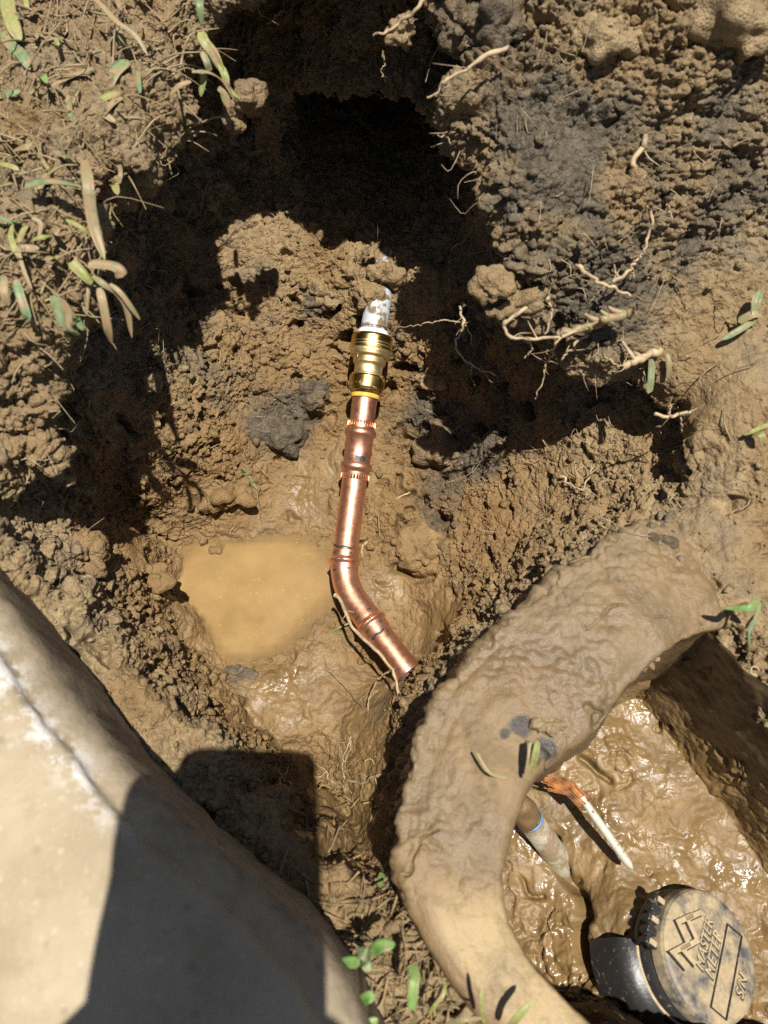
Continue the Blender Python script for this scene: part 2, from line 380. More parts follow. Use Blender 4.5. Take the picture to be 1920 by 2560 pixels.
# keep what the place can show; refine what lies in the picture's field
def project(V):
    r = V - CAM; d = r @ FW; d = np.where(np.abs(d) < 1e-6, 1e-6, d)
    return 960 + FOC * (r @ RT) / d, 1280 - FOC * (r @ UP) / d, d
rimq = np.array([at(u_, v_, .27)[:2] for u_, v_ in [(1600, 1400), (1440, 1510), (1310, 1630), (1190, 1760), (1100, 1900), (1070, 2060), (1080, 2200), (1130, 2330), (1220, 2450), (1320, 2580), (1450, 2560), (1300, 2400), (1220, 2290), (1205, 2200), (1220, 2060), (1260, 1930), (1370, 1830), (1480, 1770), (1560, 1670), (1690, 1560)]])
def refine(V, N, Q, sel):
    q = Q[sel]; n = len(V)
    E = np.stack([q, np.roll(q, -1, 1)], -1).reshape(-1, 2); Es = np.sort(E, 1); key = Es[:, 0].astype(np.int64) * n + Es[:, 1]
    uk, inv = np.unique(key, return_inverse=True); a, b = uk // n, uk % n; mid = (V[a] + V[b]) * 0.5
    pj = lambda x, k: x - ((x - V[k]) * N[k]).sum(1, keepdims=True) * N[k]
    mid = mid * .4 + .6 * .5 * (pj(mid, a) + pj(mid, b)); mN = N[a] + N[b]
    cen = V[q].mean(1); cp_ = sum(pj(cen, q[:, k]) for k in range(4)) / 4; cen = cen * .4 + .6 * cp_; cN = N[q].sum(1)
    mi = (n + inv).reshape(-1, 4); ci = n + len(uk) + np.arange(len(q))
    V2 = np.vstack([V, mid, cen]).astype(np.float32); N2 = np.vstack([N, mN, cN]); N2 = (N2 / (np.linalg.norm(N2, axis=1, keepdims=True) + 1e-9)).astype(np.float32)
    new = [np.stack([q[:, k], mi[:, k], ci, mi[:, k - 1]], -1) for k in range(4)]
    return V2, N2, np.vstack([Q[~sel]] + new)
def shown(V, N, Q, tight):
    C = V[Q].mean(1); Nc = N[Q].mean(1); u, v, d = project(C); m_ = 60 if tight else 140
    s = (u > -m_) & (u < 1920 + m_) & (v > -m_) & (v < 2560 + m_) & (d > 0) & (((CAM - C) * Nc).sum(1) > -.12 * np.linalg.norm(CAM - C, axis=1))
    k = np.where(s)[0]; hid = (poly_sd(slab_poly, C[k, :2]) < -.02) | (poly_sd(rimq, C[k, :2]) < -.01); s[k[hid]] = False
    return s
N0 = N0.astype(np.float32)
V, N0, Q = refine(V, N0, Q, shown(V, N0, Q, False))
sel2 = shown(V, N0, Q, True); sel2[:] = sel2 & (np.linalg.norm(V[Q[:, 0]] - V[Q[:, 2]], axis=1) < HX * .95)
V, N0, Q = refine(V, N0, Q, sel2)

# ------------------------------------------------------------------ zones: wet, dark loam, dry crumbly
def blobs(V, lst):
    r = np.zeros(len(V), np.float32)
    for u, v, rad, a in lst:
        c = surf(u, v); r = np.maximum(r, a * np.exp(-((V - c) ** 2).sum(1) / (rad * rad)).astype(np.float32))
    return r
def inbox(V):
    b = np.maximum(poly_sd(box_in, V[:, :2]), (V[:, :2] - WA[:2]) @ wn - .02)
    return np.clip(-b / 0.01, 0, 1) * (V[:, 2] < 0.2)
nA = fbm(V, 0.06, 40, 3); nB = fbm(V, 0.02, 44, 3)
wet = blobs(V, [(620, 1500, .11, 1.2), (760, 1230, .065, 1.0), (850, 1160, .05, 1.0), (700, 1740, .10, 1.0), (860, 1800, .09, .9), (900, 2050, .09, 1.1), (830, 2150, .07, 1.1), (1080, 1570, .06, 1.2), (960, 1480, .05, 1.0), (450, 1600, .07, .5),
                (1800, 1000, .07, .35), (1750, 1070, .035, .7), (1880, 1380, .05, .6), (1820, 760, .05, .35), (330, 1350, .06, .35), (560, 1260, .05, .6), (120, 700, .06, .5), (380, 320, .04, .4)])
ib = inbox(V).astype(np.float32)
wet = np.clip(np.maximum(wet + 0.35 * nA - 0.12, ib * (0.95 + 0.3 * nA)), 0, 1)
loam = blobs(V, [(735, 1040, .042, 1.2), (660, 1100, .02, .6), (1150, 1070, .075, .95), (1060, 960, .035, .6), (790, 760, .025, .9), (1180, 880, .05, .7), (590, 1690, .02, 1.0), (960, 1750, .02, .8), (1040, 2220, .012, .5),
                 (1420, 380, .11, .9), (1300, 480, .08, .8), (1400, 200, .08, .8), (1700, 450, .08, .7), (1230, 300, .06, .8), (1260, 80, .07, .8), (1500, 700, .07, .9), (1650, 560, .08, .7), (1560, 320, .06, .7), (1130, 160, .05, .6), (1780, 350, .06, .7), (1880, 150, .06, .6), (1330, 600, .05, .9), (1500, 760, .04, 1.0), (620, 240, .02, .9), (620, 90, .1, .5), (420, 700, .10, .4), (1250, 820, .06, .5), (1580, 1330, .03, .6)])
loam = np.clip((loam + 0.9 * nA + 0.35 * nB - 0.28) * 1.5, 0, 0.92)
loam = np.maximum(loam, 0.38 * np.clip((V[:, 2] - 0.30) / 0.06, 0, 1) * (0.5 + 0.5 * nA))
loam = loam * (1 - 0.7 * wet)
dry = np.clip((np.clip((V[:, 2] - 0.06) / 0.16, 0, 1)) * (0.75 + 0.9 * nA) - wet * 0.8, 0, 1)
crumb = np.clip(1 - wet * 1.05, 0, 1)
trod = blobs(V, [(1830, 920, .08, .9), (1850, 750, .06, .75), (1870, 1100, .05, .7), (1450, 420, .035, .8), (1330, 420, .03, .6), (420, 60, .05, .6), (150, 200, .06, .5)]); trod = np.clip(trod, 0, 1)
crumb = crumb * (1 - 0.8 * trod)

# ------------------------------------------------------------------ relief, along the surface normal
W3 = np.stack([fbm(V, 0.018, 60, 2), fbm(V, 0.018, 61, 2), fbm(V, 0.018, 62, 2)], -1).astype(np.float32) * 0.006
Vw = V + W3
big = clod(Vw, 0.050, 100); mid_ = clod(Vw, 0.021, 110, .7); sml = clod(Vw + 0.5 * W3, 0.0098, 120, .6); fin = clod(V + .3 * W3, 0.0050, 130, .55); mic = clod(V, .0027, 135, .6)
patch = np.clip(0.5 + 0.9 * fbm(V, 0.05, 70, 2), 0, 1); bank = np.clip((V[:, 2] - .28) / .06, 0, 1)
disp_c = (1 + .45 * bank) * (0.0085 * (big - .35) + 0.0075 * (mid_ - .3) * (0.45 + patch)) + 0.0050 * (sml - .3) * (0.45 + 0.9 * patch) + 0.0030 * (fin - .25) * (.5 + .7 * patch) + .0013 * (mic - .25)
pit_ = np.clip(fbm(Vw, 0.020, 80, 2) - 0.33, 0, 1); disp_c -= (0.06 - .045 * bank) * pit_; disp_c += bank * (.0022 * (fin - .25) + .0012 * (mic - .25)); turf = bank * np.clip((-.05 - V[:, 0]) / .06, 0, 1); disp_c += turf * .013 * (clod(Vw, .075, 150) - .35)
ridge = 1 - np.abs(fbm(Vw, 0.030, 90, 3))
wl = clod(Vw, 0.036, 140, 1.0); wm = clod(Vw + W3, 0.015, 144, .9); ws = clod(Vw, .0062, 148, .8); wp = np.clip(.42 + 1.5 * fbm(V, .05, 149, 2), 0, 1) ** 1.5
disp_w = 0.0045 * fbm(V, 0.06, 91, 3) + 0.0040 * (ridge - .8) + .0042 * (wl - .35) * (.3 + wp) + 0.0042 * (wm - .3) * (.25 + 1.0 * wp) + 0.0017 * (ws - .3) * (.3 + 1.1 * wp) + 0.0006 * fbm(V, 0.004, 92, 2)
crack = np.clip(0.030 - np.abs(fbm(Vw, 0.045, 95, 3)), 0, 1) / 0.030; disp_w -= 0.006 * crack * np.clip((patch - .55) * 6, 0, 1)
disp_t = 0.0065 * fbm(Vw, 0.055, 96, 3) + .0035 * (ridge - .8) + 0.0022 * (mid_ - .3) * patch + .0008 * fbm(V, .006, 97, 2)
disp = crumb * disp_c + (1 - crumb) * (disp_w * (1 - trod) + disp_t * trod)
inside_box = ib > 0.3
disp = np.where(inside_box, disp_w * 1.25 + .009 * fbm(V, .085, 151, 2), disp)
def along(pts, wid, dep):
    P_ = np.array([surf(*q)[:2] for q in pts]); d_ = np.full(len(V), 1e9)
    k = np.where((V[:, 0] > P_[:, 0].min() - .03) & (V[:, 0] < P_[:, 0].max() + .03) & (V[:, 1] > P_[:, 1].min() - .03) & (V[:, 1] < P_[:, 1].max() + .03))[0]; q_ = V[k, :2] + W3[k, :2] * .8
    dd = np.full(len(k), 1e9)
    for a, b in zip(P_[:-1], P_[1:]):
        e = b - a; t = np.clip(((q_ - a) @ e) / (e @ e), 0, 1); dd = np.minimum(dd, ((q_ - a - t[:, None] * e) ** 2).sum(1))
    disp[k] -= dep * np.exp(-dd / (wid * wid))
along([(1385, 2110), (1400, 2170), (1455, 2220), (1472, 2290), (1442, 2335), (1465, 2400), (1500, 2445)], .0042, .022)
along([(1450, 1900), (1490, 1935), (1530, 1955)], .003, .012); along([(1300, 2200), (1320, 2240), (1360, 2235)], .0025, .008)
along([(1100, 1570), (1105, 1615), (1060, 1640)], .003, .008); along([(985, 1420), (1040, 1445), (1075, 1440)], .004, .014)
V = (V + N0 * disp[:, None]).astype(np.float32)
GV, GQ, GN = V, Q, N0

# far turf beyond the dig, out to the horizon
xb = np.array([-250, -40, -8, -2.5, -1.2, -.699, .695, 1.2, 2.5, 8, 40, 250], float); yb = np.array([-250, -40, -8, -2.5, -1.0, -.278, 1.115, 1.6, 3, 8, 40, 250], float)
ov = []; of = []
gi = lambda i, j: i * len(yb) + j
def Gat(x, y):
    i = int(np.clip(round((x - X[0]) / HX), 0, len(X) - 1)); j = int(np.clip(round((y - Y[0]) / HX), 0, len(Y) - 1)); return max(F[i, j], G[i, j] if Od[i, j] > 0 else -1)
for x in xb:
    for y in yb: ov.append((x, y, Gat(x, y) if (-1 < x < 1 and -.5 < y < 1.3) else 0.34))
for i in range(len(xb) - 1):
    for j in range(len(yb) - 1):
        if i == 5 and j == 5: continue
        of.append((gi(i, j), gi(i + 1, j), gi(i + 1, j + 1), gi(i, j + 1)))
ov = np.array(ov, np.float32); of = np.array(of, np.int32) + len(V)
z0 = np.zeros(len(ov), np.float32)
gm = mesh_np('ground', np.vstack([V, ov]), np.vstack([Q, of]))
attr(gm, 'wet', np.r_[wet, z0]); attr(gm, 'loam', np.r_[loam, z0 + .4]); attr(gm, 'dry', np.r_[dry, z0 + .6])
ground = link('ground', gm, M['soil'], kind='structure', label='dug brown soil pit with wet mud floor and crumbly walls')
print('ground tris', len(Q) * 2)
# ------------------------------------------------------------------ more materials
def copper_material():
    k = NB('copper'); n = k.noise(45, 5, 0.6); n2 = k.noise(700, 3); n3 = k.noise(160, 5, 0.7)
    c = k.mix(k.rng(n, 0.35, 0.65), (0.82, 0.375, 0.215), (0.90, 0.475, 0.305))
    c = k.mix(k.rng(n3, 0.58, 0.72, 0, 0.7), c, (0.42, 0.19, 0.13))
    c = k.mix(k.rng(k.noise(85, 5, .7), .64, .70, 0, .55), c, (0.22, 0.15, 0.08))
    k.set('Base Color', c); k.set('Metallic', 0.94); k.set('Roughness', k.rng(n3, 0.3, 0.7, 0.27, 0.45)); k.bump(n2, 0.12, 0.0004); return k.m
def brass_material(name, a, b, r0, r1, mud=0.5):
    k = NB(name); n = k.noise(70, 5, 0.6); n2 = k.noise(900, 2)
    c = k.mix(k.rng(n, 0.35, 0.65), a, b); m = k.rng(k.noise(110, 5, 0.7), 0.60, 0.66, 0, mud)
    k.set('Base Color', k.mix(m, c, (0.27, 0.18, 0.085))); k.set('Metallic', k.rng(m, 0, 1, 1, 0)); k.set('Roughness', k.math('ADD', k.rng(n, 0.3, 0.7, r0, r1), k.math('MULTIPLY', m, 0.4))); k.bump(n2, 0.15, 0.0004); return k.m
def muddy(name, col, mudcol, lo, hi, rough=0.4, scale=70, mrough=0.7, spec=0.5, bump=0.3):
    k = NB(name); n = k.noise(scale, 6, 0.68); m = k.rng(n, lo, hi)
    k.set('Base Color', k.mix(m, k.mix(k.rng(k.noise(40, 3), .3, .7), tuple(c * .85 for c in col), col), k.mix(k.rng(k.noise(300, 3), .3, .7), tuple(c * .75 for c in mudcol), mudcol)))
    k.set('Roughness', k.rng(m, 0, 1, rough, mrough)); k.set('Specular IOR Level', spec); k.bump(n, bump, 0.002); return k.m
def leaf_material(name, col, mudamt):
    k = NB(name); n = k.noise(120, 4, 0.65); m = k.rng(n, 0.62 - mudamt * 0.3, 0.70 - mudamt * 0.22)
    c = k.mix(k.rng(k.noise(300, 2), .35, .65), tuple(q * .8 for q in col), tuple(q * 1.15 for q in col))
    c = k.mix(k.rng(k.noise(35, 3), .45, .62, 0, .55), c, (0.24, 0.21, 0.09)); k.set('Base Color', k.mix(m, c, (0.24, 0.165, 0.085))); k.set('Roughness', 0.5); k.set('Specular IOR Level', 0.35); k.bump(k.noise(260, 4), 0.25, 0.0008); return k.m
def concrete_material():
    k = NB('dusty_concrete'); n1 = k.noise(14, 5, 0.6); n2 = k.noise(90, 5, 0.65); n3 = k.noise(420, 4, 0.6); e = k.attr('edge')
    c = k.mix(k.rng(n1, 0.36, 0.64), (0.2675, 0.2119, 0.1334), (0.3421, 0.2786, 0.1847)); c = k.mix(k.rng(n2, 0.56, 0.72, 0, .55), c, (0.2632, 0.2101, 0.1436)); c = k.mix(k.rng(n3, .60, .75, 0, .5), c, (0.4561, 0.4019, 0.3078))
    c = k.mix(k.rng(k.voro(95), 0.22, 0.06, 0, .4), c, (0.4386, 0.3837, 0.2873)); c = k.mix(k.rng(k.voro(47), 0.14, 0.05, 0, .6), c, (0.1842, 0.1415, 0.0872)); c = k.mix(k.rng(k.noise(34, 5, .65), .50, .68, 0, .6), c, (0.2193, 0.1691, 0.1026))
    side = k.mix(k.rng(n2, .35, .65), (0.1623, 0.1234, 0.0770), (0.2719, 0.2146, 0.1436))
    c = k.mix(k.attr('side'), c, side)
    c = k.mix(k.math('MULTIPLY', e, k.rng(k.noise(55, 5, .7), 0.46, 0.55, 0, .85)), c, (0.5439, 0.5116, 0.4822))
    k.set('Base Color', c); k.set('Roughness', 0.78); k.set('Specular IOR Level', 0.25)
    b = k.bump(n3, 0.35, 0.0012); k.bump(n2, 0.35, 0.003, b); return k.m
def driedmud_material():
    k = NB('dried_mud'); n1 = k.noise(11, 5, 0.6, dist=0.5); n2 = k.noise(60, 5, 0.65); n3 = k.noise(500, 4, 0.65)
    c = k.mix(k.rng(n1, 0.38, 0.62), (0.1400, 0.0880, 0.0400), (0.2120, 0.1410, 0.0692)); c = k.mix(k.rng(n2, 0.54, 0.68, 0, .6), c, (0.1321, 0.0910, 0.0452))
    c = k.mix(k.attr('grey'), c, k.mix(k.rng(n2, .4, .6), (0.1160, 0.0872, 0.0499), (0.1720, 0.1304, 0.0745)))
    c = k.mix(k.attr('plaster'), c, k.mix(k.rng(n1, .35, .65), (0.2641, 0.1857, 0.0865), (0.3281, 0.2388, 0.1165)))
    c = k.mix(k.rng(k.noise(24, 5, .65, dist=.8), .50, .64, 0, .55), c, (0.1000, 0.0644, 0.0300)); c = k.mix(k.rng(k.noise(42, 5, .7, dist=.4), .64, .70, 0, .75), c, (0.0560, 0.0440, 0.0300)); c = k.mix(k.attr('tar'), c, (0.0223, 0.0220, 0.0213))
    c = k.mix(k.rng(k.noise(950, 2), .64, .78, 0, .4), c, (0.3601, 0.2881, 0.1796))
    k.set('Base Color', c); k.set('Roughness', k.rng(n1, .38, .62, .36, .68)); k.set('Specular IOR Level', 0.38)
    b = k.bump(n2, 0.5, 0.003); k.bump(n3, 0.6, 0.0012, b); return k.m
def water_material():
    k = NB('muddy_water'); n = k.noise(22, 3); n2 = k.noise(520, 2)
    c = k.mix(k.rng(n, .35, .65), (0.225, 0.142, 0.057), (0.285, 0.183, 0.076)); c = k.mix(k.rng(k.voro(260), 0.11, 0.05, 0, .55), c, (0.50, 0.39, 0.22))
    k.set('Base Color', c); k.set('Roughness', 0.025); k.set('Specular IOR Level', 0.5); k.set('Alpha', k.attr('murk')); k.bump(k.noise(120, 2), 0.06, 0.0006); return k.m
M.update(copper=copper_material(), bubble=simple('bubble_film', (0.34, 0.25, 0.12), .08, var=.3), darkcopper=simple('bore_shade_copper', (0.10, 0.045, 0.03), .7, .3),
         brass=brass_material('polished_brass', (0.70, 0.47, 0.13), (0.82, 0.60, 0.22), 0.20, 0.34, 0.6),
         castbrass=brass_material('cast_brass', (0.66, 0.50, 0.22), (0.78, 0.62, 0.34), 0.42, 0.55, 0.15),
         yellow=simple('yellow_plastic', (0.58, 0.36, 0.06), 0.4), white=simple('white_plastic', (0.62, 0.63, 0.64), 0.4, var=.05),
         pvc=muddy('white_pipe', (0.42, 0.44, 0.46), (0.17, 0.12, 0.065), 0.52, 0.58, 0.4, 75),
         stub=muddy('grey_pipe', (0.30, 0.27, 0.19), (0.19, 0.13, 0.07), 0.44, 0.56, 0.5, 60),
         blue=muddy('blue_ring', (0.10, 0.22, 0.36), (0.19, 0.13, 0.075), 0.46, 0.56, 0.5, 90),
         ink=simple('black_marker', (0.025, 0.025, 0.025), 0.5), concrete=concrete_material(), mud=driedmud_material(), water=water_material(),
         root=simple('pale_root', (0.33, 0.24, 0.135), 0.7, var=.35, scale=160, bump=.4), rootdark=simple('brown_root', (0.17, 0.115, 0.06), 0.8, var=.4, scale=160, bump=.4),
         straw=simple('dry_straw', (0.20, 0.135, 0.06), 0.7, var=.55, scale=90), 
         green=leaf_material('green_leaf', (0.115, 0.165, 0.075), 0.35), lime=leaf_material('yellow_green_leaf', (0.21, 0.22, 0.065), 0.4), fresh=leaf_material('fresh_green_leaf', (0.12, 0.22, 0.055), 0.05), mudleaf=leaf_material('muddy_leaf', (0.18, 0.165, 0.085), 0.8),
         blackplastic=muddy('black_plastic', (0.024, 0.023, 0.022), (0.27, 0.195, 0.11), 0.58, 0.74, 0.34, 190, .75, .4, .15), 
         lid=muddy('dusty_lid', (0.065, 0.070, 0.078), (0.36, 0.275, 0.160), 0.40, 0.58, 0.45, 38, .75), dust=simple('dust_coated_plastic', (0.34, 0.262, 0.155), .8, var=.2, scale=200),
         stake=muddy('white_stake', (0.46, 0.43, 0.34), (0.14, 0.10, 0.055), 0.58, 0.64, 0.4, 160), orange=simple('orange_fibre', (0.27, 0.105, 0.03), .8, var=.75, scale=110, bump=.5), 
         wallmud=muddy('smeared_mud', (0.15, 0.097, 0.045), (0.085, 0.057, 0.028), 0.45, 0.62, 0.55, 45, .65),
         stone=simple('grey_stone', (0.26, 0.22, 0.17), .8, var=.3, bump=.4),
         skin=simple('skin', (0.50, 0.30, 0.21), .5, var=.1), shirt=simple('shirt_cloth', (0.08, 0.10, 0.16), .9), jeans=simple('denim', (0.07, 0.09, 0.14), .9), leather=simple('boot_leather', (0.09, 0.055, 0.03), .6), hair=simple('hair', (0.04, 0.028, 0.02), .6), glass=simple('screen_glass', (0.01, 0.01, 0.012), .1), case=simple('phone_case', (0.02, 0.02, 0.022), .5))

# ------------------------------------------------------------------ concrete slab
def resample(P, step):
    P = catmull(P, 600); s = np.r_[0, np.cumsum(np.linalg.norm(np.diff(P, axis=0), axis=1))]; n = int(s[-1] / step); q = np.linspace(0, s[-1], n)
    return np.stack([np.interp(q, s, P[:, k]) for k in range(P.shape[1])], -1)
E = np.vstack([resample(slab_edge, 0.0025), catmull([slab_edge[-1], (.03, -.4, SLAB_Z), (.08, -1.2, SLAB_Z), (.10, -1.9, SLAB_Z)], 60)[1:]]); nE = len(E)
inw = np.array([-.72, -.69, 0.0]); E = E + inw * .010
ins = np.r_[np.array([1.9, 1.2, .8, .6, .5]), np.arange(.44, .012, -.0035), np.array([.012, .009, .0065, .0045, .003, .0016, .0006, 0.0, -.002, -.005, -.009, -.013, -.016, -.018, -.0195, -.0205])]
dz = np.zeros(len(ins)); k0 = np.argmax(ins <= .0121); dz[k0:] = [0, -.0004, -.001, -.0018, -.0028, -.0045, -.007, -.010, -.0118, -.0138, -.0168, -.0208, -.0258, -.036, -.062, -.110]
tt_ = np.gradient(E, axis=0)
SV = E[:, None, :] + inw * ins[None, :, None]; SV[..., 2] += dz[None, :]
SVf = SV.reshape(-1, 3)
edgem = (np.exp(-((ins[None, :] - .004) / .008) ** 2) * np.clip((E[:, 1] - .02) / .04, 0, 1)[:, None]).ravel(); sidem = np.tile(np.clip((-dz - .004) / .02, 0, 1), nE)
ew = (fbm(SVf.astype(np.float32), .05, 7, 3) * .003 + fbm(SVf.astype(np.float32), .012, 8, 2) * .0014)
SVf = SVf - inw * (ew * np.tile(np.clip(1 - ins / .02, 0, 1), nE))[:, None]
SVf[:, 2] += fbm(SVf.astype(np.float32), .10, 11, 2) * .0015 + np.where(sidem > 0, 0, fbm(SVf.astype(np.float32), .008, 12, 2) * .0006) - edgem * np.clip(fbm(SVf.astype(np.float32), .03, 13, 3), 0, 1) * .004
SF = grid_faces(nE, len(ins))
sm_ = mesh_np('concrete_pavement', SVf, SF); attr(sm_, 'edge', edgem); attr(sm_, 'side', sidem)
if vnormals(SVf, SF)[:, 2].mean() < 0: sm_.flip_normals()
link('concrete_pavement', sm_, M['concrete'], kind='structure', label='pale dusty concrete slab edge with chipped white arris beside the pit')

# ------------------------------------------------------------------ puddle
WZ = 0.0035
pu = [at(*q, WZ)[:2] for q in [(330, 1290), (330, 1500), (520, 1720), (780, 1740), (900, 1650), (880, 1560), (870, 1380), (960, 1310), (700, 1250), (450, 1270)]]
def puddle(name, poly, label, wz):
    px = np.array(poly); x = np.arange(px[:, 0].min(), px[:, 0].max(), .003); y = np.arange(px[:, 1].min(), px[:, 1].max(), .003)
    gx_, gy_ = np.meshgrid(x, y, indexing='ij'); q = np.stack([gx_.ravel(), gy_.ravel()], -1); ins_ = poly_sd(px, q) < 0
    i = np.clip(((q[:, 0] - X[0]) / HX).round().astype(int), 0, len(X) - 1); j = np.clip(((q[:, 1] - Y[0]) / HX).round().astype(int), 0, len(Y) - 1)
    dep = wz - F[i, j]; keep = ins_ & (dep > -.006); fc = grid_faces(len(x), len(y)); fc = fc[keep[fc].all(1)]
    us = np.unique(fc); mp = np.full(len(q), -1); mp[us] = np.arange(len(us))
    vv = np.c_[q[us], np.full(len(us), wz)]; m = mesh_np(name, vv, mp[fc])
    if vnormals(vv, mp[fc])[:, 2].mean() < 0: m.flip_normals()
    attr(m, 'murk', np.clip((dep[us] + .0042) / .014, 0.0, .955)); link(name, m, M['water'], kind='structure', label=label)
bb_ = []
for k in range(170):
    u, v = rng.normal(650, 110), rng.normal(1480, 75); c = at(u, v, WZ)
    i_, j_ = int((c[0] - X[0]) / HX), int((c[1] - Y[0]) / HX)
    if F[i_, j_] > WZ - .004: continue
    r_ = rng.uniform(.0003, .0009); th_ = np.linspace(0, 2 * np.pi, 8, endpoint=False); bb_.append((np.vstack([np.c_[np.cos(th_) * r_, np.sin(th_) * r_, th_ * 0], np.c_[np.cos(th_) * r_ * .6, np.sin(th_) * r_ * .6, th_ * 0 + r_ * .6], [[0, 0, r_ * .8]] * 8]) + c, grid_faces(3, 8, True)))
if bb_:
    vv, ff = join_np(bb_); link('water_bubbles', mesh_np('water_bubbles', vv, ff), M['bubble'], kind='stuff', label='tiny bubbles and specks floating on the puddle')
puddle('puddle', pu, 'ochre muddy water pooled left of the copper elbow', WZ)

# ------------------------------------------------------------------ meter box: mud-caked rim and side wall
rim_px = [((2120, 1180), (2180, 1470)), ((1930, 1215), (2040, 1500)), ((1800, 1245), (1930, 1530)), ((1690, 1290), (1840, 1550)), ((1560, 1345), (1715, 1590)), ((1400, 1460), (1590, 1690)), ((1250, 1590), (1500, 1810)), ((1125, 1730), (1400, 1875)), ((1040, 1890), (1305, 1960)), ((1012, 2060), (1265, 2060)),
          ((1022, 2200), (1245, 2200)), ((1062, 2330), (1262, 2300)), ((1130, 2440), (1315, 2400)), ((1230, 2570), (1430, 2520)), ((1340, 2690), (1540, 2640)), ((1450, 2820), (1650, 2760))]
RZ = 0.280
rzv = np.interp(np.linspace(0, 15, 880), [0, 2, 3, 4.4, 13], [-.07, -.04, -.012, 0, 0])
ro = catmull([at(u, v, RZ) for (u, v), _ in rim_px], 880); ri = catmull([at(u, v, RZ) for _, (u, v) in rim_px], 880)
ph = np.r_[np.linspace(-.16, 0, 26)[:-1], np.linspace(0, 1, 90), np.linspace(1, 1.0, 1)]
prof = []                                       # (across 0 outer .. 1 inner, drop)
for a in np.linspace(0, 1, 22)[:-1]: prof.append((-.10 * (1 - a) ** 1.2 - .02, -.17 * (1 - a) - .018))
for a in np.linspace(0, math.pi, 130): prof.append((.5 - .52 * math.cos(a), (-.012 + .014 * math.sin(a) ** .25)))
for a in np.linspace(0, 1, 22)[1:]: prof.append((1.02 + .03 * a, -.024 - .20 * a))
prof = np.array(prof); ro[:, 2] += rzv; ri[:, 2] += rzv
flk = np.interp(np.linspace(0, 15, 880), [0, 6.2, 8.2, 15], [4.2, 3.4, 1.0, 1.0]); acr = np.where(prof[None, :, 0] < 0, prof[None, :, 0] * flk[:, None], prof[None, :, 0])
RV = ro[:, None, :] + (ri - ro)[:, None, :] * acr[..., None]; RV[..., 2] += prof[None, :, 1]
RVf = RV.reshape(-1, 3); RF = grid_faces(len(ro), len(prof)); RN = vnormals(RVf, RF)
if RN[:, 2].mean() < 0: RF = RF[:, ::-1]; RN = -RN
R32 = RVf.astype(np.float32)
lowp = np.clip((np.tile(np.arange(len(ro))[:, None], (1, len(prof))).ravel() / len(ro) - .66) / .08, 0, 1)         # the clean lower stretch
rough_ = .62 * (1 - .75 * lowp)
Rw = R32 + np.stack([fbm(R32, .03, 200 + q, 2) for q in range(3)], -1) * .008
sP = np.r_[0, np.cumsum(np.linalg.norm(np.diff((ro + ri) / 2, axis=0), axis=1))]; cP = np.r_[0, np.cumsum(np.hypot(np.diff(prof[:, 0]) * .075, np.diff(prof[:, 1])))]
par = np.stack(np.meshgrid(sP * .35, cP, indexing='ij') + [np.zeros((len(sP), len(cP)))], -1).reshape(-1, 3).astype(np.float32)
rd = .0085 * fbm(R32, .11, 210, 3) + .0030 * fbm(par, .022, 211, 3) * (.4 + .6 * rough_) + .0010 * fbm(R32, .012, 221, 2) + rough_ * (.0042 * (clod(Rw, .050, 215, 1.0) - .3) * np.clip(fbm(R32, .12, 213, 2) * 3 + .5, 0, 1) + .0032 * (clod(Rw, .017, 217, .8) - .3) * np.clip(fbm(R32, .07, 218, 2) * 3.5 - .5, 0, 1) + .0026 * (clod(Rw, .0075, 219, .7) - .3) * np.clip(fbm(R32, .045, 222, 2) * 3, 0, 1) + (.0040 * (clod(Rw, .011, 281, .6) - .3) + .0026 * (clod(R32, .0055, 283, .6) - .3)) * np.clip(fbm(R32, .075, 282, 2) * 4 - .7, 0, 1) + .0016 * fbm(R32, .008, 220, 3)
      - .008 * np.clip(.022 - np.abs(fbm(Rw, .05, 225, 3)), 0, 1) / .022 * (fbm(R32, .06, 226, 2) > .15))
outer = np.tile(np.clip(-prof[:, 0] * 12 + .6, 0, 1), len(ro)) * (1 - lowp)
rd = rd + outer * (.011 * (clod(Rw, .024, 230) - .35) + .005 * (clod(R32, .0095, 235) - .3) + .0025 * (clod(R32, .005, 236) - .3))
RVd = RVf + RN * rd[:, None]
mb = link('meter_box', None, label='mud-caked curved rim of a buried meter box, open at lower right', cat='meter box')
rm = mesh_np('rim', RVd, RF)
attr(rm, 'grey', np.clip(fbm(R32, .09, 240, 3) * 2.2 + .05, 0, .8) * rough_); attr(rm, 'plaster', np.clip(lowp * 1.2 * np.tile(np.clip((prof[:, 0] - .12) / .15, 0, 1) * np.clip((1.02 - prof[:, 0]) / .05, 0, 1), len(ro)) + .3 * fbm(R32, .05, 245, 2) * lowp, 0, 1))
tar = np.zeros(len(RVd))
for u_, v_, r_ in ((1305, 1815, .008), (1262, 1835, .004), (1368, 1868, .008), (1345, 1900, .005)):
    c_ = at(u_, v_, .285); tar = np.maximum(tar, np.exp(-((RVd - c_) ** 2).sum(1) / r_ ** 2))
attr(rm, 'tar', np.clip((tar + .5 * fbm(R32, .012, 261, 2) - .35) * 3, 0, .85))
link('rim', rm, M['mud'], mb)
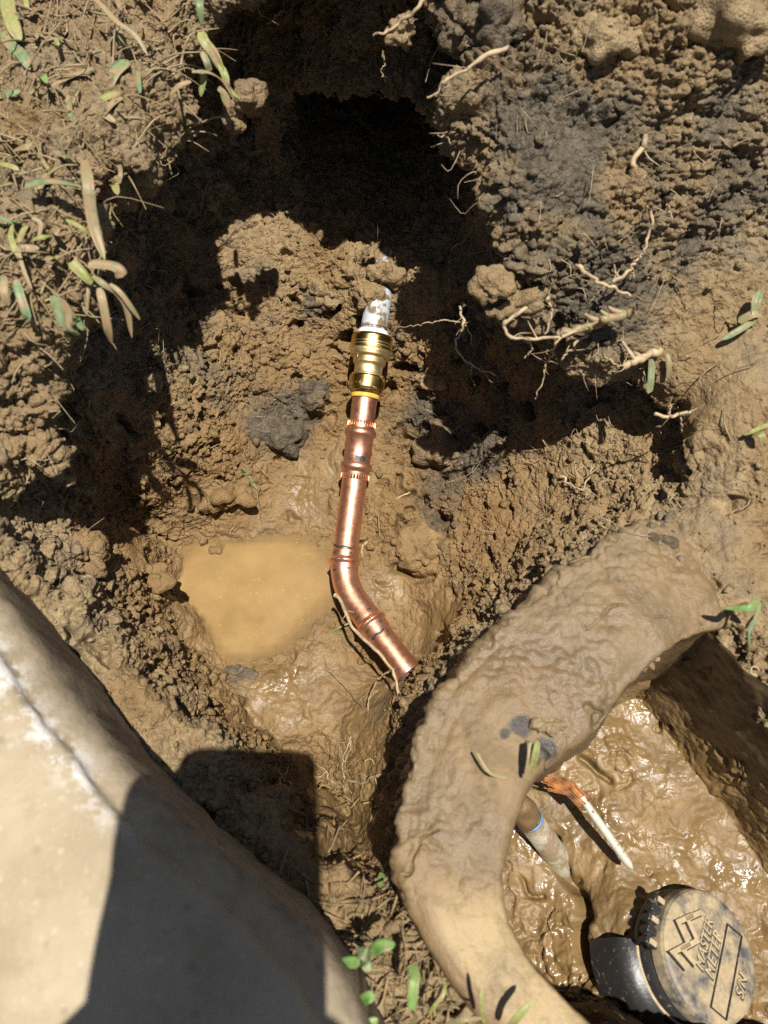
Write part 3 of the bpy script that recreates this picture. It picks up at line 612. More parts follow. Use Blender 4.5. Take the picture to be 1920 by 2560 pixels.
# right-hand wall of the box
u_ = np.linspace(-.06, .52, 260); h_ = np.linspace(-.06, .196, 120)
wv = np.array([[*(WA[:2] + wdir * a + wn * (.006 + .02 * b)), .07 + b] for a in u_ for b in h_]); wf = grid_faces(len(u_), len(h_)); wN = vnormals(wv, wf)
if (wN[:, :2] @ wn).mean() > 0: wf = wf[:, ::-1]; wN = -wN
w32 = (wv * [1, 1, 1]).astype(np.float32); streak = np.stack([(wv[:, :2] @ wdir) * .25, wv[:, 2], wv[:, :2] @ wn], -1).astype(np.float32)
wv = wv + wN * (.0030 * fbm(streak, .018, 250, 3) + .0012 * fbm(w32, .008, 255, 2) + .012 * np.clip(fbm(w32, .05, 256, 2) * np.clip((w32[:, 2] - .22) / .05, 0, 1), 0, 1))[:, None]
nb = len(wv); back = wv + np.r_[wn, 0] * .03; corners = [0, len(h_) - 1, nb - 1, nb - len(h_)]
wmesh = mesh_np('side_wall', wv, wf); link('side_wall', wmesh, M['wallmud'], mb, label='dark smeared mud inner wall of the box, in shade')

# ------------------------------------------------------------------ water pipe
def lathe(p0, p1, prof, sides=40, hollow=None):  # prof: (distance along, radius)
    p0 = np.asarray(p0, float); d = np.asarray(p1, float) - p0; d /= np.linalg.norm(d)
    a = np.array([0, 0, 1.0]) if abs(d[2]) < .9 else np.array([1.0, 0, 0]); n = np.cross(d, a); n /= np.linalg.norm(n); b = np.cross(d, n)
    th_ = np.linspace(0, 2 * np.pi, sides, endpoint=False); ring = np.cos(th_)[:, None] * n + np.sin(th_)[:, None] * b
    Vv = np.concatenate([p0 + d * s + ring * r for s, r in prof]); return Vv, grid_faces(len(prof), sides, True)[:, ::-1]
PA = at(861, 1400, .052); PB = at(933, 832, .150); pd = (PB - PA); PL = np.linalg.norm(pd); pd /= PL
def sv(v):                                       # distance along the straight run at picture row v
    t = np.linspace(-.1, .5, 3000); q = PA + pd * t[:, None]; _, vv, _ = project(q); return t[np.argmin(np.abs(vv - v))]
PR = 0.0131
pipe = link('water_pipe', None, label='copper pipe run with brass coupling joining a white plastic pipe', cat='pipe'); 
def plathe(name, mat, prof, parent=pipe, label=None, sides=44):
    v_, f_ = lathe(PA, PB, prof, sides); return link(name, mesh_np(name, v_, f_), M[mat], parent, label=label)
def smoothprof(pts, n=10):
    out = []
    for (s0, r0), (s1, r1) in zip(pts[:-1], pts[1:]):
        for k in range(n): f_ = k / n; f2 = f_ * f_ * (3 - 2 * f_); out.append((s0 + (s1 - s0) * f_, r0 + (r1 - r0) * f2))
    out.append(pts[-1]); return out
# straight tubes
t_up = plathe('copper_tube', 'copper', [(sv(1070), PR), (sv(985), PR)])
t_mid = plathe('copper_tube', 'copper', [(sv(1395), PR), (sv(1185), PR)])
# press coupling with two beads
def sleeve(a, b, bead, end_first=True):
    e = .0006
    return [(a, PR), (a + e, PR * 1.10), (bead - .0065, PR * 1.10), (bead - .0045, PR * 1.11), (bead - .0028, PR * 1.24), (bead, PR * 1.29), (bead + .0028, PR * 1.24), (bead + .0045, PR * 1.10), (b, PR * 1.09)]
s0, s1 = sv(1199), sv(1054); b0, b1 = sv(1167), sv(1083); mid_s = (s0 + s1) / 2
up_half = [(s0 + s1 - s, r) for s, r in sleeve(s0, mid_s, s0 + (s1 - b1))][::-1]
cp = plathe('press_coupling', 'copper', sleeve(s0, mid_s - .001, b0) + up_half, label='copper press coupling with two raised beads')
for ss in (s0 + .003, s1 - .003):                # stamped ticks round the ends
    parts = []
    for k in range(26):
        a = 2 * math.pi * k / 26; 
        vv, ff = lathe(PA, PB, [(ss - .0024, PR * 1.102), (ss - .0024, PR * 1.118), (ss + .0024, PR * 1.118), (ss + .0024, PR * 1.102)], 90)
        break
    n_ = np.cross(pd, [0, 0, 1.0]); n_ /= np.linalg.norm(n_); b_ = np.cross(pd, n_)
    for k in range(30):
        a = 2 * math.pi * k / 30 + .05; c_ = n_ * math.cos(a) + b_ * math.sin(a); t_ = np.cross(pd, c_)
        o_ = PA + pd * ss + c_ * PR * 1.0996; q = [o_ + pd * x_ * .0024 + t_ * y_ * .00022 + c_ * z_ * .00022 for x_ in (-1, 1) for y_ in (-1, 1) for z_ in (-1, 1)]
        parts.append((np.array(q), np.array([[0, 1, 3, 2], [4, 6, 7, 5], [0, 4, 5, 1], [2, 3, 7, 6], [1, 5, 7, 3], [0, 2, 6, 4]])))
    vv, ff = join_np(parts); link('stamped_mark', mesh_np('stamped_mark', vv, ff, False), M['copper'], cp)
# elbow
BE = at(856, 1462, .050); EE = at(1023, 1684, .052); ed = EE - BE; EL = np.linalg.norm(ed); ed /= EL
bend0 = PA + (BE - PA) * .30; q0 = PA - pd * (-.002); 
ctr = []
sA = sv(1376); Lup = np.linalg.norm(BE - (PA + pd * sA)); dn = (BE - (PA + pd * sA)) / Lup
P_in = PA + pd * sA; c0 = BE - dn * .026; c1 = BE + ed * .026
for t in np.linspace(0, 1, 40): ctr.append(P_in * (1 - t) + c0 * t)
for t in np.linspace(0, 1, 30)[1:]: ctr.append((1 - t) ** 2 * c0 + 2 * t * (1 - t) * BE + t * t * c1)
P_out = BE + ed * .064
for t in np.linspace(0, 1, 46)[1:]: ctr.append(c1 * (1 - t) + P_out * t)
ctr = np.array(ctr); s_ = np.r_[0, np.cumsum(np.linalg.norm(np.diff(ctr, axis=0), axis=1))]; Ltot = s_[-1]
def elbow_r(s):
    s = min(s, Ltot - s); bd = abs(s - .0125)
    r = PR * 1.10 if s < .020 else PR * (1.10 - .03 * min(1, (s - .020) / .006))
    if bd < .0042: r += PR * .19 * (.5 + .5 * math.cos(math.pi * bd / .0042))
    if s < .0008: r = PR * 1.02
    return r
cs_ = np.interp(np.linspace(0, Ltot, 150), s_, s_); ctr2 = np.stack([np.interp(cs_, s_, ctr[:, k]) for k in range(3)], -1)
v_, f_ = tube_np(ctr2, [elbow_r(s) for s in cs_], 44, False); el = link('press_elbow', mesh_np('press_elbow', v_, f_), M['copper'], pipe, label='copper press elbow turning the pipe, marked with black ink')
# lower open tube, hollow
tl_ = np.linalg.norm(EE - P_out) + .012; st = P_out - ed * .012
v_, f_ = lathe(st, EE, [(0, PR), (tl_ - .0015, PR), (tl_ - .0004, PR), (tl_ - .0001, PR * .995), (tl_, PR * .985), (tl_, PR * .92)], 44); lt_ = link('copper_tube', mesh_np('copper_tube', v_, f_), M['copper'], pipe, label='copper tube with open cut end')
v_, f_ = lathe(st, EE, [(tl_, PR * .92), (tl_ - .0004, PR * .905), (tl_ - .002, PR * .90), (.01, PR * .90), (.01, .0002)], 44); link('tube_bore', mesh_np('tube_bore', v_, f_), M['darkcopper'], lt_, label='bore of the cut tube, coloured dark for the shade inside')  # near-black copper paints the shade inside the open end
# marker strokes: thin ink films a hair above the metal
def stroke(p, axis, s, a0, a1, wid, r, parent=pipe):
    nn = np.cross(axis, [0, 0, 1.0]); nn /= np.linalg.norm(nn); bb = np.cross(nn, axis); bb *= np.sign(bb[2])
    A = np.linspace(a0, a1, 24); P_ = []
    for q, a in enumerate(A):
        c_ = nn * math.sin(a) * np.sign(nn[0]) + bb * math.cos(a); wob = .0006 * math.sin(q * .5)
        for x_ in (-wid, wid): P_.append(p + axis * (s + x_ + wob) + c_ * r)
    P_ = np.array(P_); m = mesh_np('marker_line', P_, grid_faces(24, 2)); link('marker_line', m, M['ink'], parent)
stroke(PA, pd, sv(1367), -1.35, .62, .0011, PR * 1.012)
stroke(P_out, ed, .0035, -.95, .35, .0012, PR * 1.012); stroke(P_out, ed, .007, .50, .56, .004, PR * 1.012)
for (s, a0, a1, r) in ((.0052, -.95, -.70, 1.112), (.0052, .35, .60, 1.112), (.0125, -.2, .02, 1.30), (.0225, -1.0, -.55, 1.092), (.0225, .15, .45, 1.092)):
    i = np.argmin(np.abs(cs_ - s)); stroke(ctr2[i], (ctr2[i + 1] - ctr2[i - 1]) / np.linalg.norm(ctr2[i + 1] - ctr2[i - 1]), 0, a0, a1, .0009, PR * r, el)
    s2 = Ltot - s; i = np.argmin(np.abs(cs_ - s2)); i = min(max(i, 1), len(cs_) - 2); stroke(ctr2[i], (ctr2[i + 1] - ctr2[i - 1]) / np.linalg.norm(ctr2[i + 1] - ctr2[i - 1]), 0, a0, a1, .0009, PR * r, el)
stroke(PA, pd, sv(1150), -.05, .75, .0035, PR * 1.098, cp)
# brass coupling
g = sv
brass = plathe('brass_fitting', 'castbrass', smoothprof([(g(975), PR * 1.05), (g(938), PR * 1.30), (g(936), PR * 1.12), (g(917), PR * 1.13), (g(910), PR * 1.30), (g(896), PR * 1.34), (g(893), PR * 1.62), (g(880), PR * 1.70), (g(876), PR * 1.5)], 5), label='stepped cast brass body with an arrow mark')
plathe('lower_collar', 'brass', smoothprof([(g(989), PR * 1.02), (g(986), PR * 1.18), (g(978), PR * 1.36), (g(972), PR * 1.43), (g(946), PR * 1.44), (g(942), PR * 1.38), (g(938), PR * 1.1)], 6), brass, 'polished brass lower collar smeared with mud')
plathe('upper_collar', 'brass', smoothprof([(g(882), PR * 1.50), (g(879), PR * 1.62), (g(876), PR * 1.68), (g(848), PR * 1.67), (g(842), PR * 1.60), (g(838), PR * 1.3), (g(838), PR * 1.1)], 6), brass, 'polished brass upper collar')
for vq, rr in ((862, 1.68), (869, 1.682)): plathe('turned_groove', 'castbrass', [(g(vq + .8), PR * rr), (g(vq), PR * (rr + .012)), (g(vq - .8), PR * rr)], brass)
plathe('release_ring', 'yellow', smoothprof([(g(997), PR * 1.02), (g(997), PR * 1.13), (g(989), PR * 1.16), (g(986), PR * 1.1)], 3), brass, 'yellow plastic release ring')
plathe('release_ring', 'white', smoothprof([(g(839), PR * 1.28), (g(832), PR * 1.26), (g(828), PR * 1.20), (g(827), PR * 1.0)], 3), brass, 'white plastic release ring')
# arrow mark on the brass body
aw = []
for dx in (-1, 1):
    base = PA + pd * g(897); nn = np.cross(pd, [0, 0, 1.0]); nn /= np.linalg.norm(nn); nn *= np.sign(nn[0]); bb = np.cross(nn, pd); bb *= np.sign(bb[2])
    P_ = [base + (nn * math.sin(-.75 + dx * .09 * q) + bb * math.cos(-.75 + dx * .09 * q)) * PR * 1.335 + pd * (.0045 * q - .002) for q in np.linspace(0, 1, 6)]; aw.append(tube_np(P_, .0003, 5))
vv, ff = join_np(aw); link('arrow_mark', mesh_mixed('arrow_mark', vv, ff), M['castbrass'], brass)
# white plastic pipe running back into the tunnel
pv = catmull([PA + pd * g(840), PA + pd * g(815), at(944, 765, .161), at(953, 700, .157), at(962, 640, .140), at(970, 580, .118)], 80)
v_, f_ = tube_np(pv, PR * 1.05, 36, False); link('plastic_pipe', mesh_np('plastic_pipe', v_, f_), M['pvc'], pipe, label='white plastic pipe spattered with mud, running into the tunnel')
plathe('marker_line', 'ink', [(g(822), PR * 1.055), (g(819), PR * 1.055)])

# ------------------------------------------------------------------ water meter
mc = at(1778, 2388, .118); mn = np.array([.44, .10, .89]); mn /= np.linalg.norm(mn)
e1 = np.array([.60, .80, 0]); e1 -= mn * (e1 @ mn); e1 /= np.linalg.norm(e1); e2 = np.cross(mn, e1)
meter = link('water_meter', None, label='round black water meter register with a dusty embossed lid', cat='water meter')
LR = .0465
def disc(prof, sides=72): return lathe(mc, mc + mn, prof, sides)
v_, f_ = disc(smoothprof([(-.0125, LR * 1.02), (-.004, LR * 1.0), (-.001, LR * .97), (0, LR * .93), (.0004, LR * .5), (.0006, .0001)], 5)); lid = link('lid', mesh_np('lid', v_, f_), M['lid'], meter, label='dusty grey-black hinged lid with raised lettering')
v_, f_ = disc([(-.062, LR * 1.02), (-.045, LR * 1.02), (-.030, LR * 1.015), (-.0130, LR * 1.0), (-.0125, LR * .9)]); link('register_body', mesh_np('register_body', v_, f_), M['blackplastic'], meter, label='shiny black register side')
v_, f_ = disc([(-.029, LR * 1.0), (-.029, LR * 1.05), (-.0265, LR * 1.05), (-.0265, LR * 1.0)]); link('mud_ring', mesh_np('mud_ring', v_, f_), M['dust'], meter, label='muddy seam ring round the register')
hd = -np.array([.86, -.42, 0]); hd -= mn * (hd @ mn); hd /= np.linalg.norm(hd); ht = np.cross(mn, hd)
def box_at(c, ax, dims):
    q = np.array([[x_, y_, z_] for x_ in (-1, 1) for y_ in (-1, 1) for z_ in (-1, 1)]) * np.array(dims) * .5; return c + q @ np.array(ax), np.array([[0, 1, 3, 2], [4, 6, 7, 5], [0, 4, 5, 1], [2, 3, 7, 6], [1, 5, 7, 3], [0, 2, 6, 4]])
def bev(name, v, f, mat, parent, w_=.0008, label=None):
    me = mesh_np(name, v, f, False); bm = bmesh.new(); bm.from_mesh(me); bmesh.ops.recalc_face_normals(bm, faces=bm.faces); bmesh.ops.bevel(bm, geom=bm.edges[:], offset=w_, segments=2, affect='EDGES', profile=.5); bm.to_mesh(me); bm.free(); return link(name, me, M[mat], parent, label=label)
for k, q in enumerate(np.linspace(-1, 1, 5)):
    c_ = mc + hd * (LR * 1.07) + ht * q * .0165 - mn * .012 - hd * abs(q) * .002; v_, f_ = box_at(c_, (hd, ht, mn), (.012, .0055, .010)); kn = bev('hinge_knuckle', v_, f_, 'blackplastic', meter, .0012)
    if k in (0, 2, 4):
        v_, f_ = box_at(c_ + mn * .0048, (hd, ht, mn), (.007, .004, .0022)); bev('dusty_cap', v_, f_, 'dust', kn, .0006)
    else:
        v_, f_ = box_at(c_ - hd * .010 + mn * .002, (hd, ht, mn), (.012, .006, .006)); bev('hinge_lug', v_, f_, 'blackplastic', kn, .001)
P_ = np.array([mc + hd * (LR * 1.07) + ht * q - mn * .012 for q in np.linspace(-.021, .021, 6)]); v_, f_ = tube_np(P_, .0036, 14); link('hinge_pin', mesh_mixed('hinge_pin', v_, f_), M['blackplastic'], meter)
# lower housing shoulder that sticks out of the mud on the left
hs = []
for a in np.linspace(-.45, .62, 40):
    d_ = -(e_ := np.array([math.cos(a + .25), math.sin(a + .25), 0])); 
    for r_, z_ in ((LR * 1.0, -.026), (LR * 1.12, -.030), (LR * 1.24, -.034), (LR * 1.28, -.040), (LR * 1.28, -.070)): 
        d2 = d_ - mn * (d_ @ mn); d2 /= np.linalg.norm(d2); hs.append(mc + d2 * r_ + mn * z_)
hs = np.array(hs); hf = grid_faces(40, 5); 
hN = vnormals(hs, hf)
if (hN @ mn).mean() < 0: hf = hf[:, ::-1]
link('housing_shoulder', mesh_np('housing_shoulder', hs, hf), M['blackplastic'], meter, label='dull black housing shoulder half sunk in mud')
# raised lettering and emblem
def on_lid(x, y, h=0.0): return mc + e1 * x * LR + e2 * y * LR + mn * (.0006 + h)
def lettering(txt, x, y, size, mat='dust', ext=.0008, off=.00012):
    if mat == 'dust': lettering(txt, x - .012, y - .012, size, 'blackplastic', .0004, .00045)  # lower black copy, set off sideways, draws shade along the letters
    cu = D.curves.new('lettering', 'FONT'); cu.body = txt; cu.size = size * LR; cu.extrude = ext; cu.align_x = 'LEFT'; cu.offset = off
    ob = D.objects.new('tmp', cu); COL.objects.link(ob); dg = bpy.context.evaluated_depsgraph_get(); me = D.meshes.new_from_object(ob.evaluated_get(dg)); D.objects.remove(ob)
    sh_ = Matrix(((1, .22, 0, 0), (0, 1, 0, 0), (0, 0, 1, 0), (0, 0, 0, 1)))
    me.transform(sh_); mt = Matrix((( *e1, 0), (*e2, 0), (*mn, 0), (0, 0, 0, 1))).transposed(); mt.translation = Vector(on_lid(x, y)); me.transform(mt); me.name = 'lettering'
    return link('lettering', me, M[mat], lid, label='raised letters reading ' + txt if mat == 'dust' else 'black offset copy drawn as shade beside the raised letters')
def strip(name, pts, wid, h, mat, parent, closed=False):
    pts = [np.array(p, float) for p in pts]; n = len(pts); L_, R2 = [], []
    for i in range(n):
        a = pts[i - 1] if (i > 0 or closed) else None; b = pts[(i + 1) % n] if (i < n - 1 or closed) else None
        d1 = (pts[i] - a) / np.linalg.norm(pts[i] - a) if a is not None else None; d2 = (b - pts[i]) / np.linalg.norm(b - pts[i]) if b is not None else None
        if d1 is None: d1 = d2
        if d2 is None: d2 = d1
        n1 = np.array([-d1[1], d1[0]]); n2 = np.array([-d2[1], d2[0]]); m_ = n1 + n2; m_ /= max(np.linalg.norm(m_), .3); m_ = m_ / max(.45, m_ @ n1)
        L_.append(pts[i] + m_ * wid); R2.append(pts[i] - m_ * wid)
    Vv = []; 
    for z_ in (-.0004, h):
        for q in L_: Vv.append(on_lid(*q, z_))
        for q in R2: Vv.append(on_lid(*q, z_))
    ff = []; m = n if closed else n - 1
    for i in range(m):
        j = (i + 1) % n
        ff += [(2 * n + i, 2 * n + j, 3 * n + j, 3 * n + i), (i, 2 * n + i, 2 * n + j, j)[::-1], (n + i, n + j, 3 * n + j, 3 * n + i)[::-1]]
    if not closed: ff += [(0, n, 3 * n, 2 * n), (n - 1, 2 * n - 1, 4 * n - 1, 3 * n - 1)]
    me = mesh_np(name, np.array(Vv), np.array(ff), False); bm = bmesh.new(); bm.from_mesh(me); bmesh.ops.recalc_face_normals(bm, faces=bm.faces); bm.to_mesh(me); bm.free()
    return link(name, me, M[mat], parent)
lettering('MASTER', -.36, .12, .24); lettering('METER', -.36, -.10, .26); lettering('S/N', -.28, -.74, .24)
strip('plate_frame', [(-.74, -.17), (.66, -.17), (.66, -.50), (-.74, -.50)], .009, .0010, 'blackplastic', lid, True)
for kx, ky in ((0, 0), (.16, -.15)):
    zz = [(-.50 + kx, .38 + ky + .06), (-.44 + kx, .74 + ky), (-.14 + kx, .50 + ky), (.06 + kx, .78 + ky), (.34 + kx, .54 + ky)]
    strip('emblem', zz, .040, .0016, 'dust', lid); strip('emblem', [(a - .02, b + .004) for a, b in zz], .052, .0009, 'blackplastic', lid)

# ------------------------------------------------------------------ stake with the frayed orange end
sk = link('broken_stake', None, label='white plastic stake with a frayed orange end lying over the meter mud', cat='stake')
a_, b_ = at(1452, 1992, .122), at(1580, 2172, .112); ax = (b_ - a_); sl = np.linalg.norm(ax); ax /= sl
sdv = np.cross([0, 0, 1.0], ax); sdv /= np.linalg.norm(sdv); un = np.cross(ax, sdv); V_ = []
for t in np.linspace(0, 1, 30):
    w_ = .0035 * (1 if t < .86 else math.sqrt(max(.0, 1 - ((t - .86) / .142) ** 2)))
    for a in np.linspace(0, 2 * math.pi, 14, endpoint=False): V_.append(a_ + ax * sl * t + sdv * math.cos(a) * w_ + un * (math.sin(a) * .0026 * min(1, w_ / .003) + (.0012 if math.sin(a) > 0 else .0) * math.sin(a)))
link('shaft', mesh_np('shaft', np.array(V_), grid_faces(30, 14, True)), M['stake'], sk)
fb = []
for k in range(70):
    o1 = rng.normal(0, .0026); o2 = rng.normal(0, .0012); spread = rng.normal(0, .0028); ln = rng.uniform(.5, 1.05)
    e_ = at(1362, 1940, .112); p = [a_ + sdv * o1 + un * o2 + ax * .006, a_ * .75 + e_ * .25 + sdv * (o1 + spread * .3) + un * (o2 + .002), a_ * (1 - ln * .6) + e_ * ln * .6 + sdv * (o1 + spread * .8) + un * (.003 + o2), a_ * (1 - ln) + e_ * ln + sdv * (o1 * 1.5 + spread * 1.2) + un * o2]
    fb.append(tube_np(catmull(p, 12), np.linspace(.0011, .0004, 12), 5))
v_, f_ = join_np(fb); link('frayed_fibre', mesh_mixed('frayed_fibre', v_, f_), M['orange'], sk, label='frayed orange fibres at the broken end')

# ------------------------------------------------------------------ cut pipe stub with blue ring
st_ = link('pipe_stub', None, label='short muddy grey pipe stub with a blue ring beside the box rim', cat='pipe stub')
q0, q1 = at(1285, 1995, .122), at(1420, 2180, .040); ql = np.linalg.norm(q1 - q0); SR = .0108
v_, f_ = lathe(q0, q1, [(ql * .28, SR * .5), (ql * .28, SR), (ql, SR)]); link('pipe_body', mesh_np('pipe_body', v_, f_), M['stub'], st_)
v_, f_ = lathe(q0, q1, [(ql * .27, SR * 1.0), (ql * .272, SR * 1.06), (ql * .292, SR * 1.06), (ql * .295, SR * 1.0)]); link('blue_ring', mesh_np('blue_ring', v_, f_), M['blue'], st_, label='blue ring')
v_, f_ = lathe(q0, q1, smoothprof([(0, .001), (.001, SR * .8), (ql * .08, SR * 1.05), (ql * .16, SR * 1.10), (ql * .265, SR * 1.04), (ql * .275, SR * .6)], 5)); 
v_ = v_ + vnormals(v_, f_) * (fbm(v_.astype(np.float32), .012, 300, 2) * .0018)[:, None]; link('mud_cap', mesh_np('mud_cap', v_, f_), M['mud'], st_, label='mud-caked pipe end'); 
for nm in ('grey', 'plaster', 'tar'): attr(D.objects['mud_cap'].data, nm, np.zeros(len(v_)))
#@@PART3
# ------------------------------------------------------------------ loose soil clods
def ico(sub):
    bm = bmesh.new(); bmesh.ops.create_icosphere(bm, subdivisions=sub, radius=1); v = np.array([q.co[:] for q in bm.verts]); f_ = np.array([[q.index for q in p.verts] for p in bm.faces]); bm.free(); return v, f_
ICO = {k: ico(k) for k in (1, 2, 5)}
def clod_obj(name, u, v, r, label, cat='soil clod', z=None, squash=(1, 1, 0.786), loamv=0.0, wetv=0.0, dryv=.5, group=None, rough=1.0):
    c = at(u, v, z) if z is not None else surf(u, v, -r * .10); bv, bf = ICO[5]; P = (bv * np.array(squash) * r).astype(np.float32); Pn = P + c.astype(np.float32)
    dsp = r * (.95 * fbm(Pn, r * 1.3, 401, 3)) + r * .32 * (clod(Pn, r * 1.0, 405) - .3) + rough * (min(r * .40, .008) * (clod(Pn, max(.0075, r * .55), 410, .6) - .3) + .0022 * (clod(Pn, .0060, 415) - .3) + .0011 * (clod(Pn, .0032, 418) - .3))
    P = P + (bv * dsp[:, None]).astype(np.float32); me = mesh_np(name, P + c, bf)
    attr(me, 'wet', np.full(len(P), wetv)); attr(me, 'loam', np.clip(loamv + .4 * fbm(Pn, .015, 420, 2), 0, .9) if loamv > 0 else np.zeros(len(P))); attr(me, 'dry', np.full(len(P), dryv))
    return link(name, me, M['soil'], label=label, cat=cat, group=group)
clod_obj('soil_clod', 1008, 85, .0100, 'crumbly clod hanging on roots at the top of the dark pit wall', z=.445, squash=(1, .9, 1.15), dryv=.8)
clod_obj('soil_clod', 620, 235, .010, 'grainy dark clod clinging below the yellow grass at the left lip', z=.405, squash=(.9, .9, 1.1), loamv=.4)
clod_obj('soil_clod', 580, 300, .009, 'small grainy clod lowest under the yellow grass tuft', z=.39, squash=(.9, .8, 1.2), loamv=.25)
clod_obj('soil_clod', 450, 305, .0075, 'little pale clod stuck on the shaded left wall', z=.385, dryv=.9)
clod_obj('soil_clod', 560, 1225, .026, 'large wet mud lump above the puddle beside a green leaf', squash=(1.25, .85, .5), wetv=.35, dryv=0, rough=1.3)
clod_obj('soil_clod', 345, 1440, .034, 'big rounded brown clod at the left edge of the puddle', squash=(1.05, .95, .55), wetv=.30, dryv=.1, rough=.8)
clod_obj('soil_clod', 205, 1385, .018, 'rough clod left of the big rounded clod', squash=(1, 1, 0.836), dryv=.3)
clod_obj('soil_clod', 690, 1075, .026, 'dark grey loam clod left of the copper coupling', squash=(1.1, .9, .6), loamv=1.0)
clod_obj('soil_clod', 770, 985, .020, 'dark grey loam clod left of the brass fitting', squash=(1, .9, .6), loamv=.9)
clod_obj('soil_clod', 790, 755, .012, 'small dark clod left of the white pipe', loamv=.8)
clod_obj('soil_clod', 958, 700, .019, 'tan clod lying over the white pipe where it enters the soil', squash=(1.1, .8, .8), dryv=.5, z=.172)
clod_obj('soil_clod', 925, 735, .011, 'small clod on the left side of the white pipe', dryv=.4, z=.172)
clod_obj('soil_clod', 1075, 950, .017, 'grainy tan clod right of the brass fitting', dryv=.8)
clod_obj('soil_clod', 1130, 1120, .026, 'grey-brown crumbly clod right of the coupling', squash=(1.2, .9, .5), loamv=.5)
clod_obj('soil_clod', 1060, 1370, .026, 'cracked brown clod right of the elbow', squash=(1.15, .9, .5), dryv=.2, wetv=.2, rough=.8)
clod_obj('soil_clod', 380, 955, .0085, 'small lone clod lit in the left shade', z=.205, dryv=.7)
clod_obj('soil_clod', 1275, 765, .017, 'grainy tan lump hanging at the tip of the right lip', z=.348, squash=(1.25, .75, .6), dryv=.6, loamv=.2)
clod_obj('soil_clod', 1235, 720, .011, 'small lump above the hanging tip of the right lip', z=.365, dryv=.5)
clod_obj('soil_clod', 1510, 85, .020, 'smooth pale rounded lump high on the right bank', z=.458, squash=(1.2, .8, .5), dryv=1.0, rough=.5)
clod_obj('soil_clod', 1645, 205, .026, 'rounded dark lump on the upper right bank', z=.425, squash=(.9, 1.1, .4), loamv=.5, rough=.8)
clod_obj('soil_clod', 1150, 50, .022, 'dark grainy clod at the top edge of the right lip', z=.452, loamv=.7)
clod_obj('soil_clod', 1240, 55, .020, 'dark clod second from the top of the right lip', z=.452, loamv=.9)
clod_obj('soil_clod', 1850, 60, .026, 'tan clod in the top right corner', z=.465, dryv=.9)
clod_obj('soil_clod', 1620, 1590 - 250, .015, 'grey clod where the box rim meets the bank', loamv=.7)
clod_obj('soil_clod', 820, 1385 - 650, .014, 'tan clod left of the tunnel mouth', dryv=.7)
clod_obj('soil_clod', 545, 1372, .013, 'wet mud lump poking out at the top edge of the puddle', wetv=.5, dryv=0, rough=1.2, squash=(1.4, .7, .45))
clod_obj('soil_clod', 590, 1690, .013, 'grey lump at the lower edge of the puddle', wetv=.4, loamv=.9, dryv=0, squash=(1.2, .9, .5))
clod_obj('stone', 972, 2225, .0105, 'small flat grey stone against the box rim', cat='stone', squash=(1, 1.2, .5), loamv=.35, dryv=1, rough=.15)

# uncountable crumbs
u_c, v_c, d_c = project(GV); cand = np.where((u_c > -40) & (u_c < 1960) & (v_c > -40) & (v_c < 2600) & (crumb > .35) & (GN[:, 2] > .1) & (Sd[0] * 0 == 0))[0]
nC = 9000; pick = rng.choice(cand, nC, p=(crumb[cand] ** 1.5 * (0.25 + patch[cand])) / (crumb[cand] ** 1.5 * (0.25 + patch[cand])).sum()); bv, bf = ICO[1]
shapes = [bv * (1 + .28 * rng.standard_normal((len(bv), 1))) * rng.uniform(.75, 1.2, 3) for _ in range(12)]
cv = np.zeros((nC, len(bv), 3), np.float32); rad = .0011 * (1 - rng.random(nC)) ** (-1 / 2.6); rad = np.clip(rad, .0011, .0055)
for k in range(nC):
    a = rng.uniform(0, 6.28); sh_ = shapes[k % 12]; ca, sa = math.cos(a), math.sin(a)
    cv[k] = np.stack([sh_[:, 0] * ca - sh_[:, 1] * sa, sh_[:, 0] * sa + sh_[:, 1] * ca, sh_[:, 2] * .85], -1) * rad[k] + GV[pick[k]] + GN[pick[k]] * rad[k] * .45
cf = (bf[None] + (np.arange(nC) * len(bv))[:, None, None]).reshape(-1, 3); cm = mesh_np('soil_crumbs', cv.reshape(-1, 3), cf)
for nm, arr in (('wet', wet), ('loam', loam), ('dry', dry)): attr(cm, nm, np.repeat(np.clip(arr[pick] + (rng.normal(0, .15, nC) if nm != 'wet' else 0), 0, 1), len(bv)))
link('soil_crumbs', cm, M['soil'], kind='stuff', label='loose crumbs of soil scattered over the pit')

